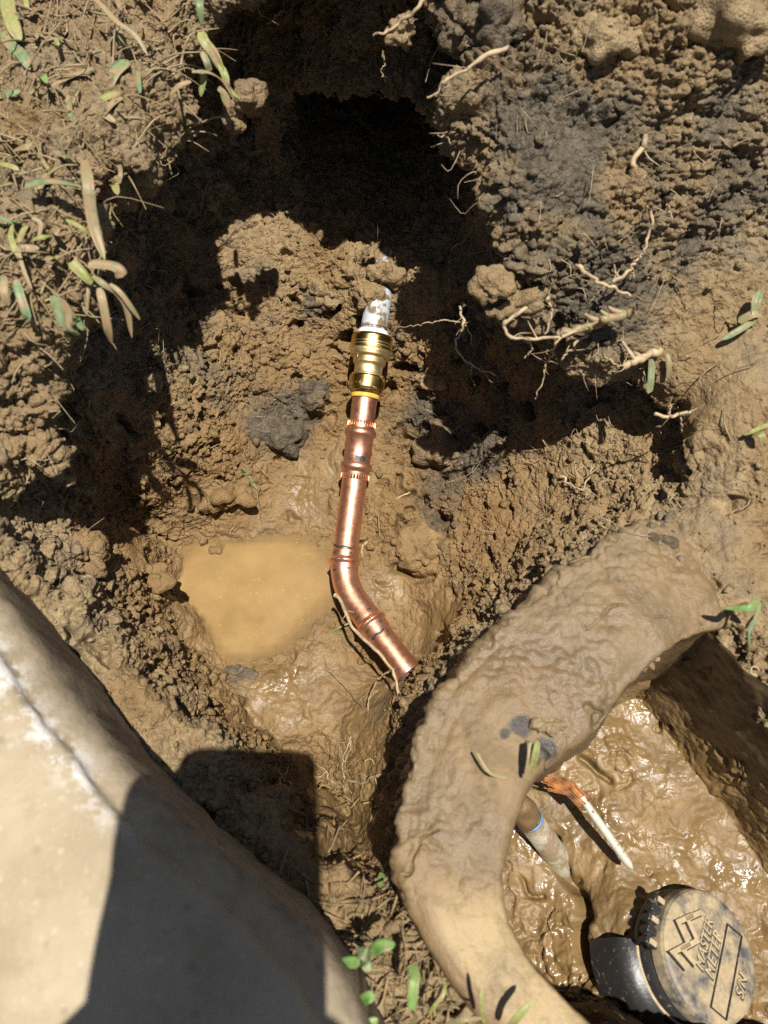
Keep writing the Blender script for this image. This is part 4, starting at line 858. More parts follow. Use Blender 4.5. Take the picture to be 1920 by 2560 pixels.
# ------------------------------------------------------------------ roots
def pt(q, lift=.002):
    return at(*q) if len(q) == 3 else surf(q[0], q[1], lift)
def root(label, pts, r0, r1, br=(), mat='root', lift=.0015, cat='root', jit=.0007, group='roots in and around the pit', auto=0, name='root'):
    r0, r1 = r0 * .85, r1 * .8
    P = catmull([pt(q, lift) for q in pts], max(20, 12 * len(pts))); n = len(P); kn = np.linspace(0, n - 1, max(4, n // 4))
    P[1:-1] += np.stack([np.interp(np.arange(n), kn, rng.normal(0, jit * 1.3, len(kn))) for _ in range(3)], -1)[1:-1]; P[1:-1] = (P[:-2] + 2 * P[1:-1] + P[2:]) / 4
    rr = np.linspace(r0, r1, n) * (1 + np.interp(np.arange(n), kn, rng.normal(0, .16, len(kn)))); parts = [tube_np(P, np.clip(rr, r1 * .6, None), 8)]
    for b in br:
        Q = catmull([pt(q, lift) for q in b], 5 * len(b) + 4); Q[1:-1] += rng.normal(0, jit * .8, Q[1:-1].shape); parts.append(tube_np(Q, np.linspace(r0 * .6, r1 * .5, len(Q)), 6))
    for k in range((auto + 1) // 2):
        i = rng.integers(2, n - 1); d_ = rng.normal(0, 1, 3); d_ /= np.linalg.norm(d_); L_ = rng.uniform(.006, .018); q1 = P[i] + d_ * L_ * .5 + rng.normal(0, .002, 3); q2 = q1 + (d_ + rng.normal(0, .5, 3)) * L_ * .5
        parts.append(tube_np(catmull([P[i], q1, q2], 7), np.linspace(r1 * .8, r1 * .3, 7), 5))
    v_, f_ = join_np(parts); return link(name, mesh_mixed('root', v_, f_), M[mat], label=label, cat=cat, group=group)
def over(u, v, dz): p = surf(u, v); return (u, v, p[2] + dz)
root('long pale root arching over the copper elbow and down the lower pipe', [(838, 1488, 0.075), (862, 1525, 0.083), (885, 1572, 0.088), (920, 1607, 0.093), (955, 1640, 0.094), (985, 1690, 0.092), (997, 1740, 0.085), (990, 1800, 0.075), (972, 1850, 0.070), (962, 1900, 0.066), (955, 1950, 0.055)], .0022, .0012, [[(985, 1672, 0.092), (962, 1685, 0.080), (945, 1697, 0.070)], [(945, 1697, 0.070), (925, 1740, 0.050), (918, 1790, 0.035), (922, 1820, 0.020)]], jit=.0005, auto=10)
root('forked pale roots lying on mud below the pipe end', [(955, 1940), (925, 1945), (905, 1958), (870, 1952), (850, 1962), (820, 1945), (815, 1930), (790, 1945), (770, 1925)], .0017, .0008, [[(905, 1958), (870, 1945), (845, 1938), (830, 1930)], [(862, 1945), (858, 1910), (875, 1875), (878, 1840)]], lift=.004, auto=8)
root('thin pale rootlet standing left of the box rim', [(880, 1840), (870, 1870), (855, 1905), (862, 1945)], .0009, .0005, lift=.006, auto=4)
root('muddy root in the photographer shadow at lower centre', [(685, 1915), (710, 1945), (740, 1975), (770, 2000), (800, 2015)], .0012, .0007, [[(712, 1940), (722, 1915)], [(705, 1940), (690, 1975)]], lift=.005)
root('pale root curving across the top of the right bank', [(1275, 120, 0.465), (1210, 140, 0.463), (1165, 175, 0.458), (1120, 200, 0.453), (1100, 215, 0.448), (1090, 238, 0.438), (1068, 242, 0.433)], .0019, .0008, auto=8)
root('thick pale root at the top edge beside the hanging clod', [(1062, 0, 0.468), (1030, 30, 0.462), (1000, 55, 0.455), (960, 80, 0.450), (935, 88, 0.445)], .0018, .0009, [[(1010, 48, 0.455), (1012, 85, 0.440), (1015, 105, 0.430)]], auto=6)
root('thin root hanging straight below the hanging clod', [(958, 130, 0.420), (960, 160, 0.410), (955, 180, 0.405), (962, 205, 0.400)], .0008, .0004, auto=3)
root('pale braided root running down the right bank', [(1620, 335), (1605, 370), (1580, 405), (1590, 440), (1600, 475), (1625, 510), (1632, 545), (1620, 590), (1610, 630)], .0026, .0012, [[(1590, 440), (1582, 470), (1588, 500)], [(1668, 510), (1680, 550), (1695, 590)]], lift=.004, auto=10)
root('long looping pale root bowing out under the right lip', [(1370, 745, 0.351), (1330, 765, 0.351), (1285, 790, 0.351), (1262, 815, 0.348), (1280, 840, 0.344), (1330, 845, 0.342), (1390, 842, 0.342), (1440, 830, 0.343)], .0020, .0013, [[(1300, 840, 0.343), (1330, 870, 0.331), (1312, 895, 0.321)], [(1372, 750, 0.351), (1380, 785, 0.344), (1362, 835, 0.336)]], auto=12, jit=.0006)
root('crooked pale root dangling from the middle of the right lip', [(1402, 845, 0.334), (1385, 870, 0.322), (1378, 895, 0.310), (1362, 915, 0.302), (1358, 945, 0.290), (1350, 975, 0.280), (1338, 998, 0.272)], .0012, .0006, [[(1375, 905, 0.306), (1362, 895, 0.302)]], auto=10)
root('short thick pale root poking left from the right lip', [(1470, 835, 0.334), (1440, 862, 0.325), (1412, 888, 0.318), (1405, 900, 0.315)], .0016, .0007, auto=3)
root('branching white root hanging alone in the dark pocket', [(1150, 765, 0.300), (1155, 790, 0.295), (1160, 815, 0.290), (1142, 850, 0.280), (1145, 885, 0.270), (1170, 905, 0.262), (1205, 925, 0.255), (1238, 938, 0.250)], .0014, .0006, [[(1155, 800, 0.292), (1175, 835, 0.283), (1178, 865, 0.275)], [(1158, 768, 0.300), (1162, 760, 0.305)], [(1150, 805, 0.293), (1110, 800, 0.290), (1080, 805, 0.285), (1040, 815, 0.280), (996, 818, 0.275)]], auto=22)
root('straight pale root sticking out on the bank above the looping root', [(1442, 662, 0.369), (1470, 690, 0.364), (1505, 708, 0.364), (1540, 722, 0.362), (1575, 740, 0.359)], .0017, .0013, auto=4)
root('forked pale root standing up on the right bank', [(1530, 705, 0.362), (1565, 680, 0.365), (1580, 660, 0.368), (1600, 645, 0.372), (1615, 625, 0.378)], .0015, .0009, [[(1580, 662, 0.368), (1585, 690, 0.362)], [(1545, 690, 0.365), (1532, 660, 0.370)]], auto=5)
root('thin twisted root at the lip above the green leaf', [(1512, 885, 0.316), (1525, 900, 0.308), (1540, 912, 0.304), (1562, 918, 0.304)], .0009, .0007, auto=4)
root('pale root stub under the green leaf on the right', [(1640, 1035, 0.290), (1670, 1040, 0.292), (1700, 1035, 0.295), (1725, 1030, 0.297)], .0018, .0012, [[(1672, 1035, 0.293), (1678, 1000, 0.300)], [(1700, 1035, 0.295), (1702, 1060, 0.285), (1704, 1080, 0.275)]], auto=8)
root('pale branched root on the lit edge of the right shadow', [(1402, 1190), (1430, 1212), (1455, 1225), (1475, 1190), (1478, 1165)], .0014, .0007, [[(1455, 1225), (1480, 1245)], [(1450, 1205), (1440, 1180), (1436, 1150)]], lift=.010, auto=12)
root('short twig on the crumbs right of the pipe', [(1110, 1180), (1135, 1165), (1160, 1155)], .0021, .0017, lift=.003, jit=.0003, mat='rootdark')
root('half-buried pale root curving beside the elbow', [(925, 1352), (908, 1365), (906, 1385), (910, 1400)], .0020, .0016, lift=.001, jit=.0003)
root('thin tan root across the crumbs right of the long tube', [(1025, 1230), (990, 1245), (955, 1270), (925, 1300)], .0012, .0007, lift=.002)
root('thin pale root hanging on the left shaded wall', [(525, 450), (512, 475), (505, 500), (500, 512)], .0009, .0005, [[(525, 450), (540, 475), (550, 497)]], lift=.012)
root('brown root sticking right from the left bank', [(338, 830), (360, 815), (385, 808), (400, 805)], .0012, .0006, lift=.010, mat='rootdark')
root('small pale root at the top left of the dark wall', [(668, 60), (685, 45), (700, 30), (710, 22)], .0011, .0007, lift=.012)
root('short pale root by the yellow grass', [(553, 140), (565, 128), (575, 122), (584, 118)], .0011, .0007, lift=.012)
root('hair root curve at the right edge of the tunnel', [(1072, 332), (1095, 338), (1115, 345), (1132, 355)], .0008, .0005, lift=.010)
root('thin root slanting at the tunnel right edge', [(1195, 540), (1180, 575), (1155, 605), (1125, 628)], .0010, .0005, lift=.012, auto=4)
root('curly pale tendril on the dark box wall', [(1893, 1690, 0.280), (1878, 1682, 0.282), (1880, 1668, 0.284), (1893, 1668, 0.284), (1898, 1678, 0.283)], .0008, .0006, jit=0)
root('thin dark root rising from the puddle bank', [(808, 1640), (820, 1670), (845, 1700), (880, 1740), (905, 1770)], .0007, .0005, lift=.003, mat='rootdark')
root('pale rootlet cluster at the left lit slope', [(458, 1640), (470, 1630), (478, 1615)], .0007, .0004, lift=.004, auto=4)
# stolons: thick muddy stems on the right lip
root('muddy green stem of uprooted grass on the right lip', [(1400, 830, 0.336), (1450, 825, 0.339), (1490, 810, 0.344), (1530, 795, 0.347), (1580, 785, 0.350)], .0034, .0052, auto=14, mat='mudleaf', cat='grass stem', jit=.0006, group=None, name='grass_runner')
root('pale broken grass stem pointing left below the right lip', [(1560, 915, 0.300), (1590, 902, 0.303), (1620, 888, 0.306), (1650, 875, 0.309)], .0036, .0042, auto=3, cat='grass stem', jit=.0004, group=None, name='grass_runner')

# hair roots nobody could count
hp = []; cand2 = np.where((u_c > 0) & (u_c < 1920) & (v_c > 0) & (v_c < 1350) & (crumb > .4))[0]
for k in rng.choice(cand2, 700):
    p0 = GV[k] - GN[k] * .001; d_ = GN[k] + rng.normal(0, .9, 3) + [0, 0, -.2]; d_ /= np.linalg.norm(d_); L_ = rng.uniform(.008, .034)
    q = [p0, p0 + d_ * L_ * .4 + rng.normal(0, .002, 3), p0 + d_ * L_ * .7 + rng.normal(0, .005, 3), p0 + d_ * L_ * .85 + rng.normal(0, .008, 3)]; hp.append(tube_np(catmull(q, 8), np.linspace(.00045, .00018, 8), 4))
v_, f_ = join_np(hp); link('hair_roots', mesh_mixed('hair_roots', v_, f_), M['root'], kind='stuff', label='hair-thin root fibres in the soil')

# ------------------------------------------------------------------ grass blades
def blade_np(pts, wid, fold=.35, twist=0.0, tip=.35, n=16):
    wid = wid * .70; pts = [np.array(q, float) for q in pts]; twist = twist + rng.normal(0, .35)
    for q in pts[1:-1]: q[2] += abs(rng.normal(0, .0022)); q[:2] += rng.normal(0, .0012, 2)
    P = catmull(pts, n); T = np.gradient(P, axis=0); T /= np.linalg.norm(T, axis=1, keepdims=True); Vv = []
    for i in range(n):
        t = i / (n - 1); s = np.cross(T[i], [0, 0, 1.0]); s /= np.linalg.norm(s) + 1e-9; nn = np.cross(s, T[i]); a = twist * t; s2 = s * math.cos(a) + nn * math.sin(a); n2 = np.cross(s2, T[i])
        w_ = wid * .5 * (min(1, .55 + t * 3)) * (1 if t < 1 - tip else max(.06, math.sqrt(max(0, 1 - ((t - 1 + tip) / tip) ** 2))))
        for q, h in ((-1, fold), (-.5, fold * .35), (0, 0), (.5, fold * .35), (1, fold)): Vv.append(P[i] + s2 * q * w_ + n2 * h * w_)
        for q, h in ((1, fold), (.5, fold * .35), (0, 0), (-.5, fold * .35), (-1, fold)): Vv.append(P[i] + s2 * q * w_ * .98 + n2 * (h * w_ - .00035))
    return np.array(Vv), grid_faces(n, 10, True)
def blade(name, label, pts, wid, mat='green', parent=None, group=None, cat='grass sprig', lift=.003, **kw):
    v_, f_ = blade_np([pt(q, lift) for q in pts], wid, **kw); me = mesh_np(name, v_, f_); bm = bmesh.new(); bm.from_mesh(me); bmesh.ops.recalc_face_normals(bm, faces=bm.faces); bm.to_mesh(me); bm.free()
    if parent is not None: return link(name, me, M[mat], parent)
    return link(name, me, M[mat], label=label, cat=cat, group=group)
def tuft(label, blades, cat='grass tuft', name='grass_tuft'):
    t = link(name, None, label=label, cat=cat, group='grass tufts round the pit')
    for pts, wid, mat, *kw in blades: blade('grass_blade', None, pts, wid, mat, t, **(kw[0] if kw else {}))
    return t
tuft('tuft of muddy blades hanging over the left lip, three long tips', [
    ([(232, 690, 0.428), (262, 715, 0.426), (300, 745, 0.418), (322, 785, 0.408), (330, 845, 0.394)], .0062, 'mudleaf'), ([(275, 710, 0.426), (300, 735, 0.422), (325, 770, 0.414), (350, 800, 0.406)], .0048, 'mudleaf'),
    ([(248, 720, 0.426), (258, 760, 0.421), (268, 815, 0.408), (280, 860, 0.396)], .0075, 'mudleaf'), ([(220, 665, 0.432), (255, 675, 0.430), (285, 685, 0.428), (305, 694, 0.426)], .0115, 'mudleaf', dict(tip=.08)),
    ([(178, 655, 0.432), (205, 685, 0.428), (228, 712, 0.424)], .0110, 'lime', dict(tip=.06)), ([(222, 700, 0.424), (222, 740, 0.419), (218, 788, 0.411)], .0030, 'mudleaf')])
tuft('green blades hanging from the left turf edge below the tuft', [
    ([(130, 740, 0.422), (150, 775, 0.416), (172, 810, 0.408), (196, 838, 0.400)], .0088, 'green'), ([(158, 752, 0.421), (175, 785, 0.414), (190, 815, 0.406), (200, 838, 0.398)], .0065, 'mudleaf'), ([(190, 795, 0.412), (200, 808, 0.408), (208, 826, 0.404)], .0062, 'green', dict(tip=.3)),
    ([(40, 700, 0.424), (52, 750, 0.418), (62, 790, 0.412), (72, 812, 0.406)], .0082, 'green'), ([(62, 770, 0.416), (78, 800, 0.408), (98, 828, 0.398)], .0030, 'mudleaf'), ([(112, 790, 0.412), (108, 812, 0.406), (104, 830, 0.401)], .0040, 'green'), ([(10, 690, 0.426), (15, 730, 0.421), (22, 765, 0.416)], .0072, 'mudleaf')])
tuft('yellow-green grass clump on the left lip beside the dark wall', [
    ([(502, 80, 0.454), (515, 112, 0.450), (535, 145, 0.444), (560, 185, 0.436)], .0105, 'lime'), ([(505, 130, 0.450), (515, 155, 0.446), (524, 178, 0.441)], .0068, 'green', dict(tip=.06)), ([(548, 160, 0.441), (562, 195, 0.434), (575, 220, 0.428), (600, 248, 0.422)], .0078, 'lime'),
    ([(508, 180, 0.441), (505, 210, 0.434), (502, 242, 0.428)], .0080, 'lime'), ([(480, 180, 0.444), (520, 190, 0.440), (560, 210, 0.432), (585, 250, 0.424)], .0062, 'mudleaf'), ([(545, 220, 0.432), (558, 245, 0.426), (572, 270, 0.420)], .0095, 'mudleaf'), ([(478, 205, 0.438), (450, 220, 0.436), (425, 238, 0.432)], .0060, 'mudleaf'), ([(500, -10, 0.466), (503, 30, 0.461), (505, 60, 0.456)], .0075, 'green')])
tuft('short yellow-green blades lying on the left turf', [
    ([(300, 235, 0.440), (265, 250, 0.440), (225, 265, 0.439)], .0110, 'lime', dict(tip=.06)), ([(305, 245, 0.440), (285, 270, 0.438), (240, 310, 0.436)], .0095, 'mudleaf'), ([(235, 285, 0.438), (262, 298, 0.437), (288, 306, 0.436)], .0075, 'mudleaf')])
tuft('thin blades in the lower left of the turf', [([(45, 640, 0.428), (30, 600, 0.431), (32, 560, 0.434)], .0055, 'lime'), ([(48, 605, 0.432), (60, 585, 0.434), (70, 565, 0.436)], .0075, 'lime'), ([(80, 545, 0.434), (95, 565, 0.431), (96, 600, 0.426)], .0045, 'mudleaf'), ([(0, 410, 0.438), (25, 415, 0.439), (48, 425, 0.438)], .0055, 'lime'), ([(45, 620, 0.431), (60, 680, 0.426), (80, 725, 0.421)], .0035, 'mudleaf'), ([(165, 550, 0.434), (200, 575, 0.430), (228, 592, 0.426)], .0045, 'lime')])
blade('grass_sprig', 'wide grey-green leaf lying flat across the left turf', [(62, 468, 0.441), (110, 466, 0.443), (160, 465, 0.444), (205, 470, 0.443)], .0115, 'green', tip=.05)
blade('grass_sprig', 'muddy upright blade beside the wide grey-green leaf', [(210, 400, 0.446), (220, 460, 0.448), (218, 520, 0.442), (235, 590, 0.432), (262, 650, 0.424)], .0105, 'mudleaf')
blade('grass_sprig', 'broad blue-green leaf upright on the upper left turf', [(265, 220, 0.441), (285, 190, 0.444), (320, 150, 0.446)], .0165, 'green', tip=.2, fold=.12)
blade('grass_sprig', 'long yellow-green blade in the top left corner', [(20, -30, 0.454), (28, 30, 0.454), (32, 70, 0.451), (50, 105, 0.448)], .0150, 'lime', tip=.4)
blade('grass_sprig', 'blue-green blade under the top left blade', [(8, 80, 0.448), (30, 115, 0.447), (55, 145, 0.446), (75, 175, 0.444)], .0120, 'green')
blade('grass_sprig', 'pale blade at the far left edge', [(-10, 245, 0.440), (20, 238, 0.441), (52, 228, 0.442)], .0085, 'green')
blade('grass_sprig', 'dry bent blade across the upper left soil', [(215, 0, 0.460), (250, 18, 0.460), (300, 60, 0.458), (345, 100, 0.454), (370, 140, 0.448)], .0050, 'mudleaf')
blade('grass_sprig', 'short dry straw on the upper left soil', [(130, 215, 0.441), (180, 190, 0.444), (235, 172, 0.446)], .0085, 'mudleaf', tip=.1)
blade('grass_sprig', 'narrow green blade down the left turf', [(170, 240, 0.440), (178, 290, 0.438), (186, 340, 0.436)], .0062, 'green')
blade('grass_sprig', 'small bright green shoot on the left turf', [(104, 210, 0.441), (110, 200, 0.445), (118, 208, 0.448)], .0075, 'fresh', tip=.5)
blade('grass_sprig', 'green leaf lying on the mud above the puddle', [(602, 1168), (615, 1188), (628, 1208), (648, 1228)], .0062, 'green', tip=.3)
blade('grass_sprig', 'folded green leaf hanging from the right lip', [(1625, 898, 0.304), (1626, 922, 0.298), (1630, 950, 0.292), (1620, 984, 0.286)], .0080, 'green', fold=.7, tip=.1)
blade('grass_sprig', 'pale stalk hanging beside the folded leaf', [(1668, 885, 0.308), (1672, 915, 0.300), (1668, 945, 0.294)], .0050, 'mudleaf')
tuft('pair of pointed green leaves on the right mud bank', [([(1905, 790, 0.333), (1870, 800, 0.330), (1845, 805, 0.328)], .0090, 'mudleaf', dict(tip=.1)), ([(1885, 802, 0.330), (1850, 825, 0.327), (1805, 850, 0.323)], .0070, 'green', dict(tip=.3)), ([(1885, 800, 0.330), (1893, 760, 0.338), (1900, 728, 0.342)], .0105, 'green', dict(tip=.3, fold=.5))])
tuft('dry grass bits on the right bank below the leaves', [([(1925, 1060, 0.312), (1890, 1078, 0.312), (1860, 1088, 0.310)], .0050, 'lime'), ([(1880, 1085, 0.310), (1895, 1095, 0.312), (1905, 1108, 0.312)], .0070, 'lime', dict(tip=.3))])
tuft('green grass sprig above the dark box wall', [([(1905, 1500, 0.300), (1880, 1520, 0.305), (1850, 1525, 0.306), (1805, 1520, 0.302)], .0068, 'fresh', dict(tip=.4)), ([(1902, 1505, 0.302), (1885, 1550, 0.304), (1876, 1590, 0.302), (1875, 1630, 0.298)], .0042, 'green', dict(tip=.5)), ([(1905, 1500, 0.302), (1915, 1515, 0.305), (1930, 1535, 0.305)], .0052, 'green'), ([(1890, 1535, 0.300), (1870, 1560, 0.298), (1862, 1575, 0.295)], .0022, 'lime')])
blade('grass_sprig', 'thin dark blade floating at the puddle edge', [(880, 1555, 0.016), (850, 1568, 0.010), (820, 1588, 0.006), (778, 1610, 0.005)], .0030, 'green', tip=.4)
blade('grass_sprig', 'bright green cut blade standing between slab and rim', [(935, 2278, 0.215), (942, 2240, 0.200), (950, 2205, 0.185), (957, 2182, 0.180)], .0068, 'fresh', tip=.03)
blade('grass_sprig', 'bright green blade stump against the rim', [(1030, 2525, 0.327), (1030, 2480, 0.330), (1033, 2440, 0.330), (1030, 2412, 0.328)], .0078, 'fresh', tip=.03)
blade('grass_sprig', 'thin green blade bending beside the rim foot', [(1072, 2535, 0.290), (1095, 2508, 0.298), (1105, 2480, 0.300), (1110, 2445, 0.298)], .0034, 'lime')
tuft('green seedling with four oval leaves in the litter', [([(930, 2383, 0.312), (955, 2372, 0.320), (988, 2360, 0.324)], .0100, 'fresh', dict(tip=.45, fold=.15)), ([(928, 2385, 0.312), (912, 2376, 0.316), (896, 2372, 0.318)], .0100, 'green', dict(tip=.45, fold=.15)), ([(900, 2405, 0.314), (875, 2405, 0.320), (845, 2410, 0.324)], .0085, 'fresh', dict(tip=.45, fold=.15)), ([(908, 2402, 0.312), (915, 2415, 0.315), (922, 2430, 0.316)], .0085, 'green', dict(tip=.45, fold=.15))], cat='seedling', name='seedling')
tuft('small green sprout at the slab corner', [([(900, 2505, 0.320), (915, 2485, 0.330), (938, 2488, 0.332)], .0080, 'fresh'), ([(900, 2508, 0.320), (890, 2495, 0.330), (882, 2490, 0.334)], .0070, 'green'), ([(902, 2545, 0.322), (925, 2550, 0.330), (945, 2548, 0.332)], .0070, 'fresh')], cat='seedling', name='seedling')
tuft('blurred grass blades at the bottom edge of the rim', [([(1210, 2560, 0.305), (1205, 2520, 0.315), (1203, 2475, 0.320)], .0036, 'lime'), ([(1265, 2580, 0.302), (1295, 2545, 0.312), (1330, 2505, 0.316)], .0060, 'lime'), ([(1100, 2570, 0.300), (1150, 2550, 0.310), (1210, 2545, 0.312)], .0038, 'mudleaf')])
tuft('short stalks stuck in the mud on top of the rim', [([(1315, 1945, 0.295), (1320, 1900, 0.302), (1328, 1855, 0.306)], .0050, 'mudleaf', dict(tip=.03)), ([(1325, 1935, 0.295), (1340, 1890, 0.306), (1345, 1850, 0.312)], .0060, 'lime'), ([(1265, 1945, 0.295), (1225, 1935, 0.298), (1200, 1900, 0.300), (1192, 1878, 0.300)], .0026, 'lime')])

for nm_, cx_, cy_, z_, n_, mats in (('muddy grass stalks in the very top left corner', 120, 60, .418, 6, ('mudleaf', 'lime', 'mudleaf')), ('muddy stalks at the top of the left turf beside the dark gap', 330, 120, .414, 5, ('mudleaf', 'mudleaf', 'green')), ('half-buried stalks on the left turf above the wide leaf', 110, 380, .402, 6, ('mudleaf', 'lime', 'mudleaf')),
        ('muddy stalks along the left lip beside the upright blade', 290, 470, .398, 5, ('mudleaf', 'mudleaf', 'lime')), ('flattened muddy blades at the left picture edge', 40, 560, .396, 6, ('mudleaf', 'green', 'mudleaf')), ('mud-coated stalks below the wide grey-green leaf', 150, 640, .395, 6, ('mudleaf', 'mudleaf', 'lime'))):
    bl_ = []
    for k in range(n_):
        a = rng.uniform(0, 6.28); u0, v0 = cx_ + rng.normal(0, 38), cy_ + rng.normal(0, 38); L_ = rng.uniform(35, 90); du, dv = math.cos(a) * L_, math.sin(a) * L_ * .8
        p0 = surf(u0, v0, .001)[2]; bl_.append(([(u0, v0, p0), (u0 + du * .5, v0 + dv * .5, p0 + rng.uniform(.003, .010)), (u0 + du, v0 + dv, p0 + rng.uniform(-.003, .008))], rng.uniform(.003, .0075), mats[k % 3]))
    tuft(nm_, bl_)
clod_obj('stone', 1367, 1812, .0075, 'pale stone chip stuck in the mud on the box rim', cat='stone', z=.286, squash=(1.3, .8, .5), dryv=1, rough=.2)
# plant litter between slab and rim, and on the left turf
lp = []
def litter(n, box, lift=.002, lo=.008, hi=.03):
    for k in range(n):
        u, v = rng.uniform(box[0], box[2]), rng.uniform(box[1], box[3]); c = surf(u, v, lift + rng.uniform(0, .006)); a = rng.uniform(0, 6.28); L_ = rng.uniform(lo, hi); d_ = np.array([math.cos(a), math.sin(a), rng.normal(0, .35)])
        if poly_sd(slab_poly, c[None, :2])[0] < .004: continue
        q = [c - d_ * L_ / 2, c + rng.normal(0, .002, 3), c + d_ * L_ / 2 + rng.normal(0, .002, 3)]; lp.append(tube_np(catmull(q, 6), np.linspace(.0008, .0004, 6) * rng.uniform(.4, 1.3), 5))
litter(260, (820, 2230, 1130, 2580)); litter(120, (0, 0, 420, 900)); litter(24, (1450, 700, 1900, 1300), .0005); litter(40, (700, 1900, 960, 2200), .001)
v_, f_ = join_np(lp); link('plant_litter', mesh_mixed('plant_litter', v_, f_), M['straw'], kind='stuff', label='brown straw and dead plant litter')
tp = []
for k in range(330):
    u, v = rng.uniform(-20, 520), rng.uniform(-20, 900); c = surf(u, v, .002)
    if c[2] < .36: continue
    a = rng.uniform(0, 6.28); L_ = rng.uniform(.015, .05); d_ = np.array([math.cos(a), math.sin(a), rng.normal(.1, .3)]); q = [c, c + d_ * L_ * .5 + [0, 0, rng.uniform(0, .006)] + rng.normal(0, .003, 3), c + d_ * L_ + [0, 0, rng.uniform(-.012, .004)]]
    tp.append(tube_np(catmull(q, 7), np.linspace(.0011, .0004, 7) * rng.uniform(.5, 1.2), 4))
v_, f_ = join_np(tp); link('turf_thatch', mesh_mixed('turf_thatch', v_, f_), M['mudleaf'], kind='stuff', label='muddy thatch and dead stems in the cut turf')
# lawn beyond the dig
lb = []
for k in range(9000):
    x, y = rng.uniform(-3, 3), rng.uniform(-2.5, 4.0)
    if -.72 < x < .72 and -.30 < y < 1.14: continue
    if poly_sd(slab_poly, np.array([[x, y]]))[0] < .03 or (-.9 < x < .7 and -1.2 < y < -.2): continue
    z_ = .335; a = rng.uniform(0, 6.28); h_2 = rng.uniform(.03, .07); d_ = np.array([math.cos(a), math.sin(a), 0]) * .03
    s_2 = np.array([-math.sin(a), math.cos(a), 0]) * .004; p0 = np.array([x, y, z_]); lb.append((np.array([p0 - s_2, p0 + s_2, p0 + d_ * .4 + [0, 0, h_2 * .7] + s_2 * .7, p0 + d_ * .4 + [0, 0, h_2 * .7] - s_2 * .7, p0 + d_ + [0, 0, h_2] + s_2 * .1, p0 + d_ + [0, 0, h_2] - s_2 * .1]), np.array([[0, 1, 2, 3], [3, 2, 4, 5]])))
v_, f_ = join_np(lb); link('grass', mesh_np('grass', v_, f_), M['green'], kind='stuff', label='lawn grass beyond the dig')
#@@PART4
# ------------------------------------------------------------------ the photographer and the phone (behind the camera)
def cf(x, y, b): return CAM + RT * x + UP * y - FW * b        # right, up, back from the lens
ph_ = link('phone', None, label='dark phone in a case held over the pit', cat='phone'); ph_.location = (0, 0, 0)
def rrect(cx, cy, w_, h_, r_, b0, b1):
    o = []
    for sx, sy, a0 in ((1, 1, 0), (-1, 1, 90), (-1, -1, 180), (1, -1, 270)):
        for a in np.linspace(a0, a0 + 90, 9): o.append((cx + sx * (w_ / 2 - r_) + r_ * math.cos(math.radians(a)), cy + sy * (h_ / 2 - r_) + r_ * math.sin(math.radians(a))))
    n = len(o); bm = bmesh.new(); A = [bm.verts.new(cf(x_, y_, b0)) for x_, y_ in o]; B = [bm.verts.new(cf(x_, y_, b1)) for x_, y_ in o]
    bm.faces.new(A); bm.faces.new(B[::-1])
    for k in range(n): bm.faces.new((A[k], B[k], B[(k + 1) % n], A[(k + 1) % n]))
    bmesh.ops.recalc_face_normals(bm, faces=bm.faces); me = D.meshes.new('phone_case'); bm.to_mesh(me); bm.free(); return me
link('phone_case', rrect(-.040, -.072, .100, .166, .016, .0055, .0165), M['case'], ph_)
v_, f_ = box_at(cf(-.036, -.072, .0170), (RT, UP, FW), (.080, .154, .0009)); bev('screen', v_, f_, 'glass', ph_, .0003)
def skin_mesh(name, verts, edges, rads, mat, parent=None, sub=2, **kw):
    me = D.meshes.new(name); me.from_pydata([tuple(v) for v in verts], edges, []); o = link(name, me, None)
    md = o.modifiers.new('skin', 'SKIN'); md.use_smooth_shade = True; md.branch_smoothing = .4
    for k, r in enumerate(rads): me.skin_vertices[0].data[k].radius = (r, r) if isinstance(r, float) else r; me.skin_vertices[0].data[k].use_root = (k == 0)
    s = o.modifiers.new('sub', 'SUBSURF'); s.levels = s.render_levels = sub
    dg = bpy.context.evaluated_depsgraph_get(); m2 = D.meshes.new_from_object(o.evaluated_get(dg)); D.objects.remove(o); D.meshes.remove(me); m2.name = name
    m2.polygons.foreach_set('use_smooth', np.ones(len(m2.polygons), bool)); return link(name, m2, M[mat], parent, **kw)
CX = -.13
person = link('person', None, label='person crouching on the slab holding a phone over the pit', cat='person')
vv = []; ee = []; rr = []
def jv(p, r, par=None):
    vv.append(np.array(p, float)); rr.append(float(r)); k = len(vv) - 1
    if par is not None: ee.append((par, k))
    return k
pel = jv((CX, -.84, .66), .115); sp = jv((CX, -.80, .80), .11, pel); ch = jv((CX, -.70, .98), .125, sp); nk0 = jv((CX, -.62, 1.13), .065, ch); nk = jv((CX, -.58, 1.20), .052, nk0); hd0 = jv((CX, -.54, 1.28), .078, nk); hd1 = jv((CX, -.53, 1.36), .085, hd0); hd2 = jv((CX, -.54, 1.43), .058, hd1)
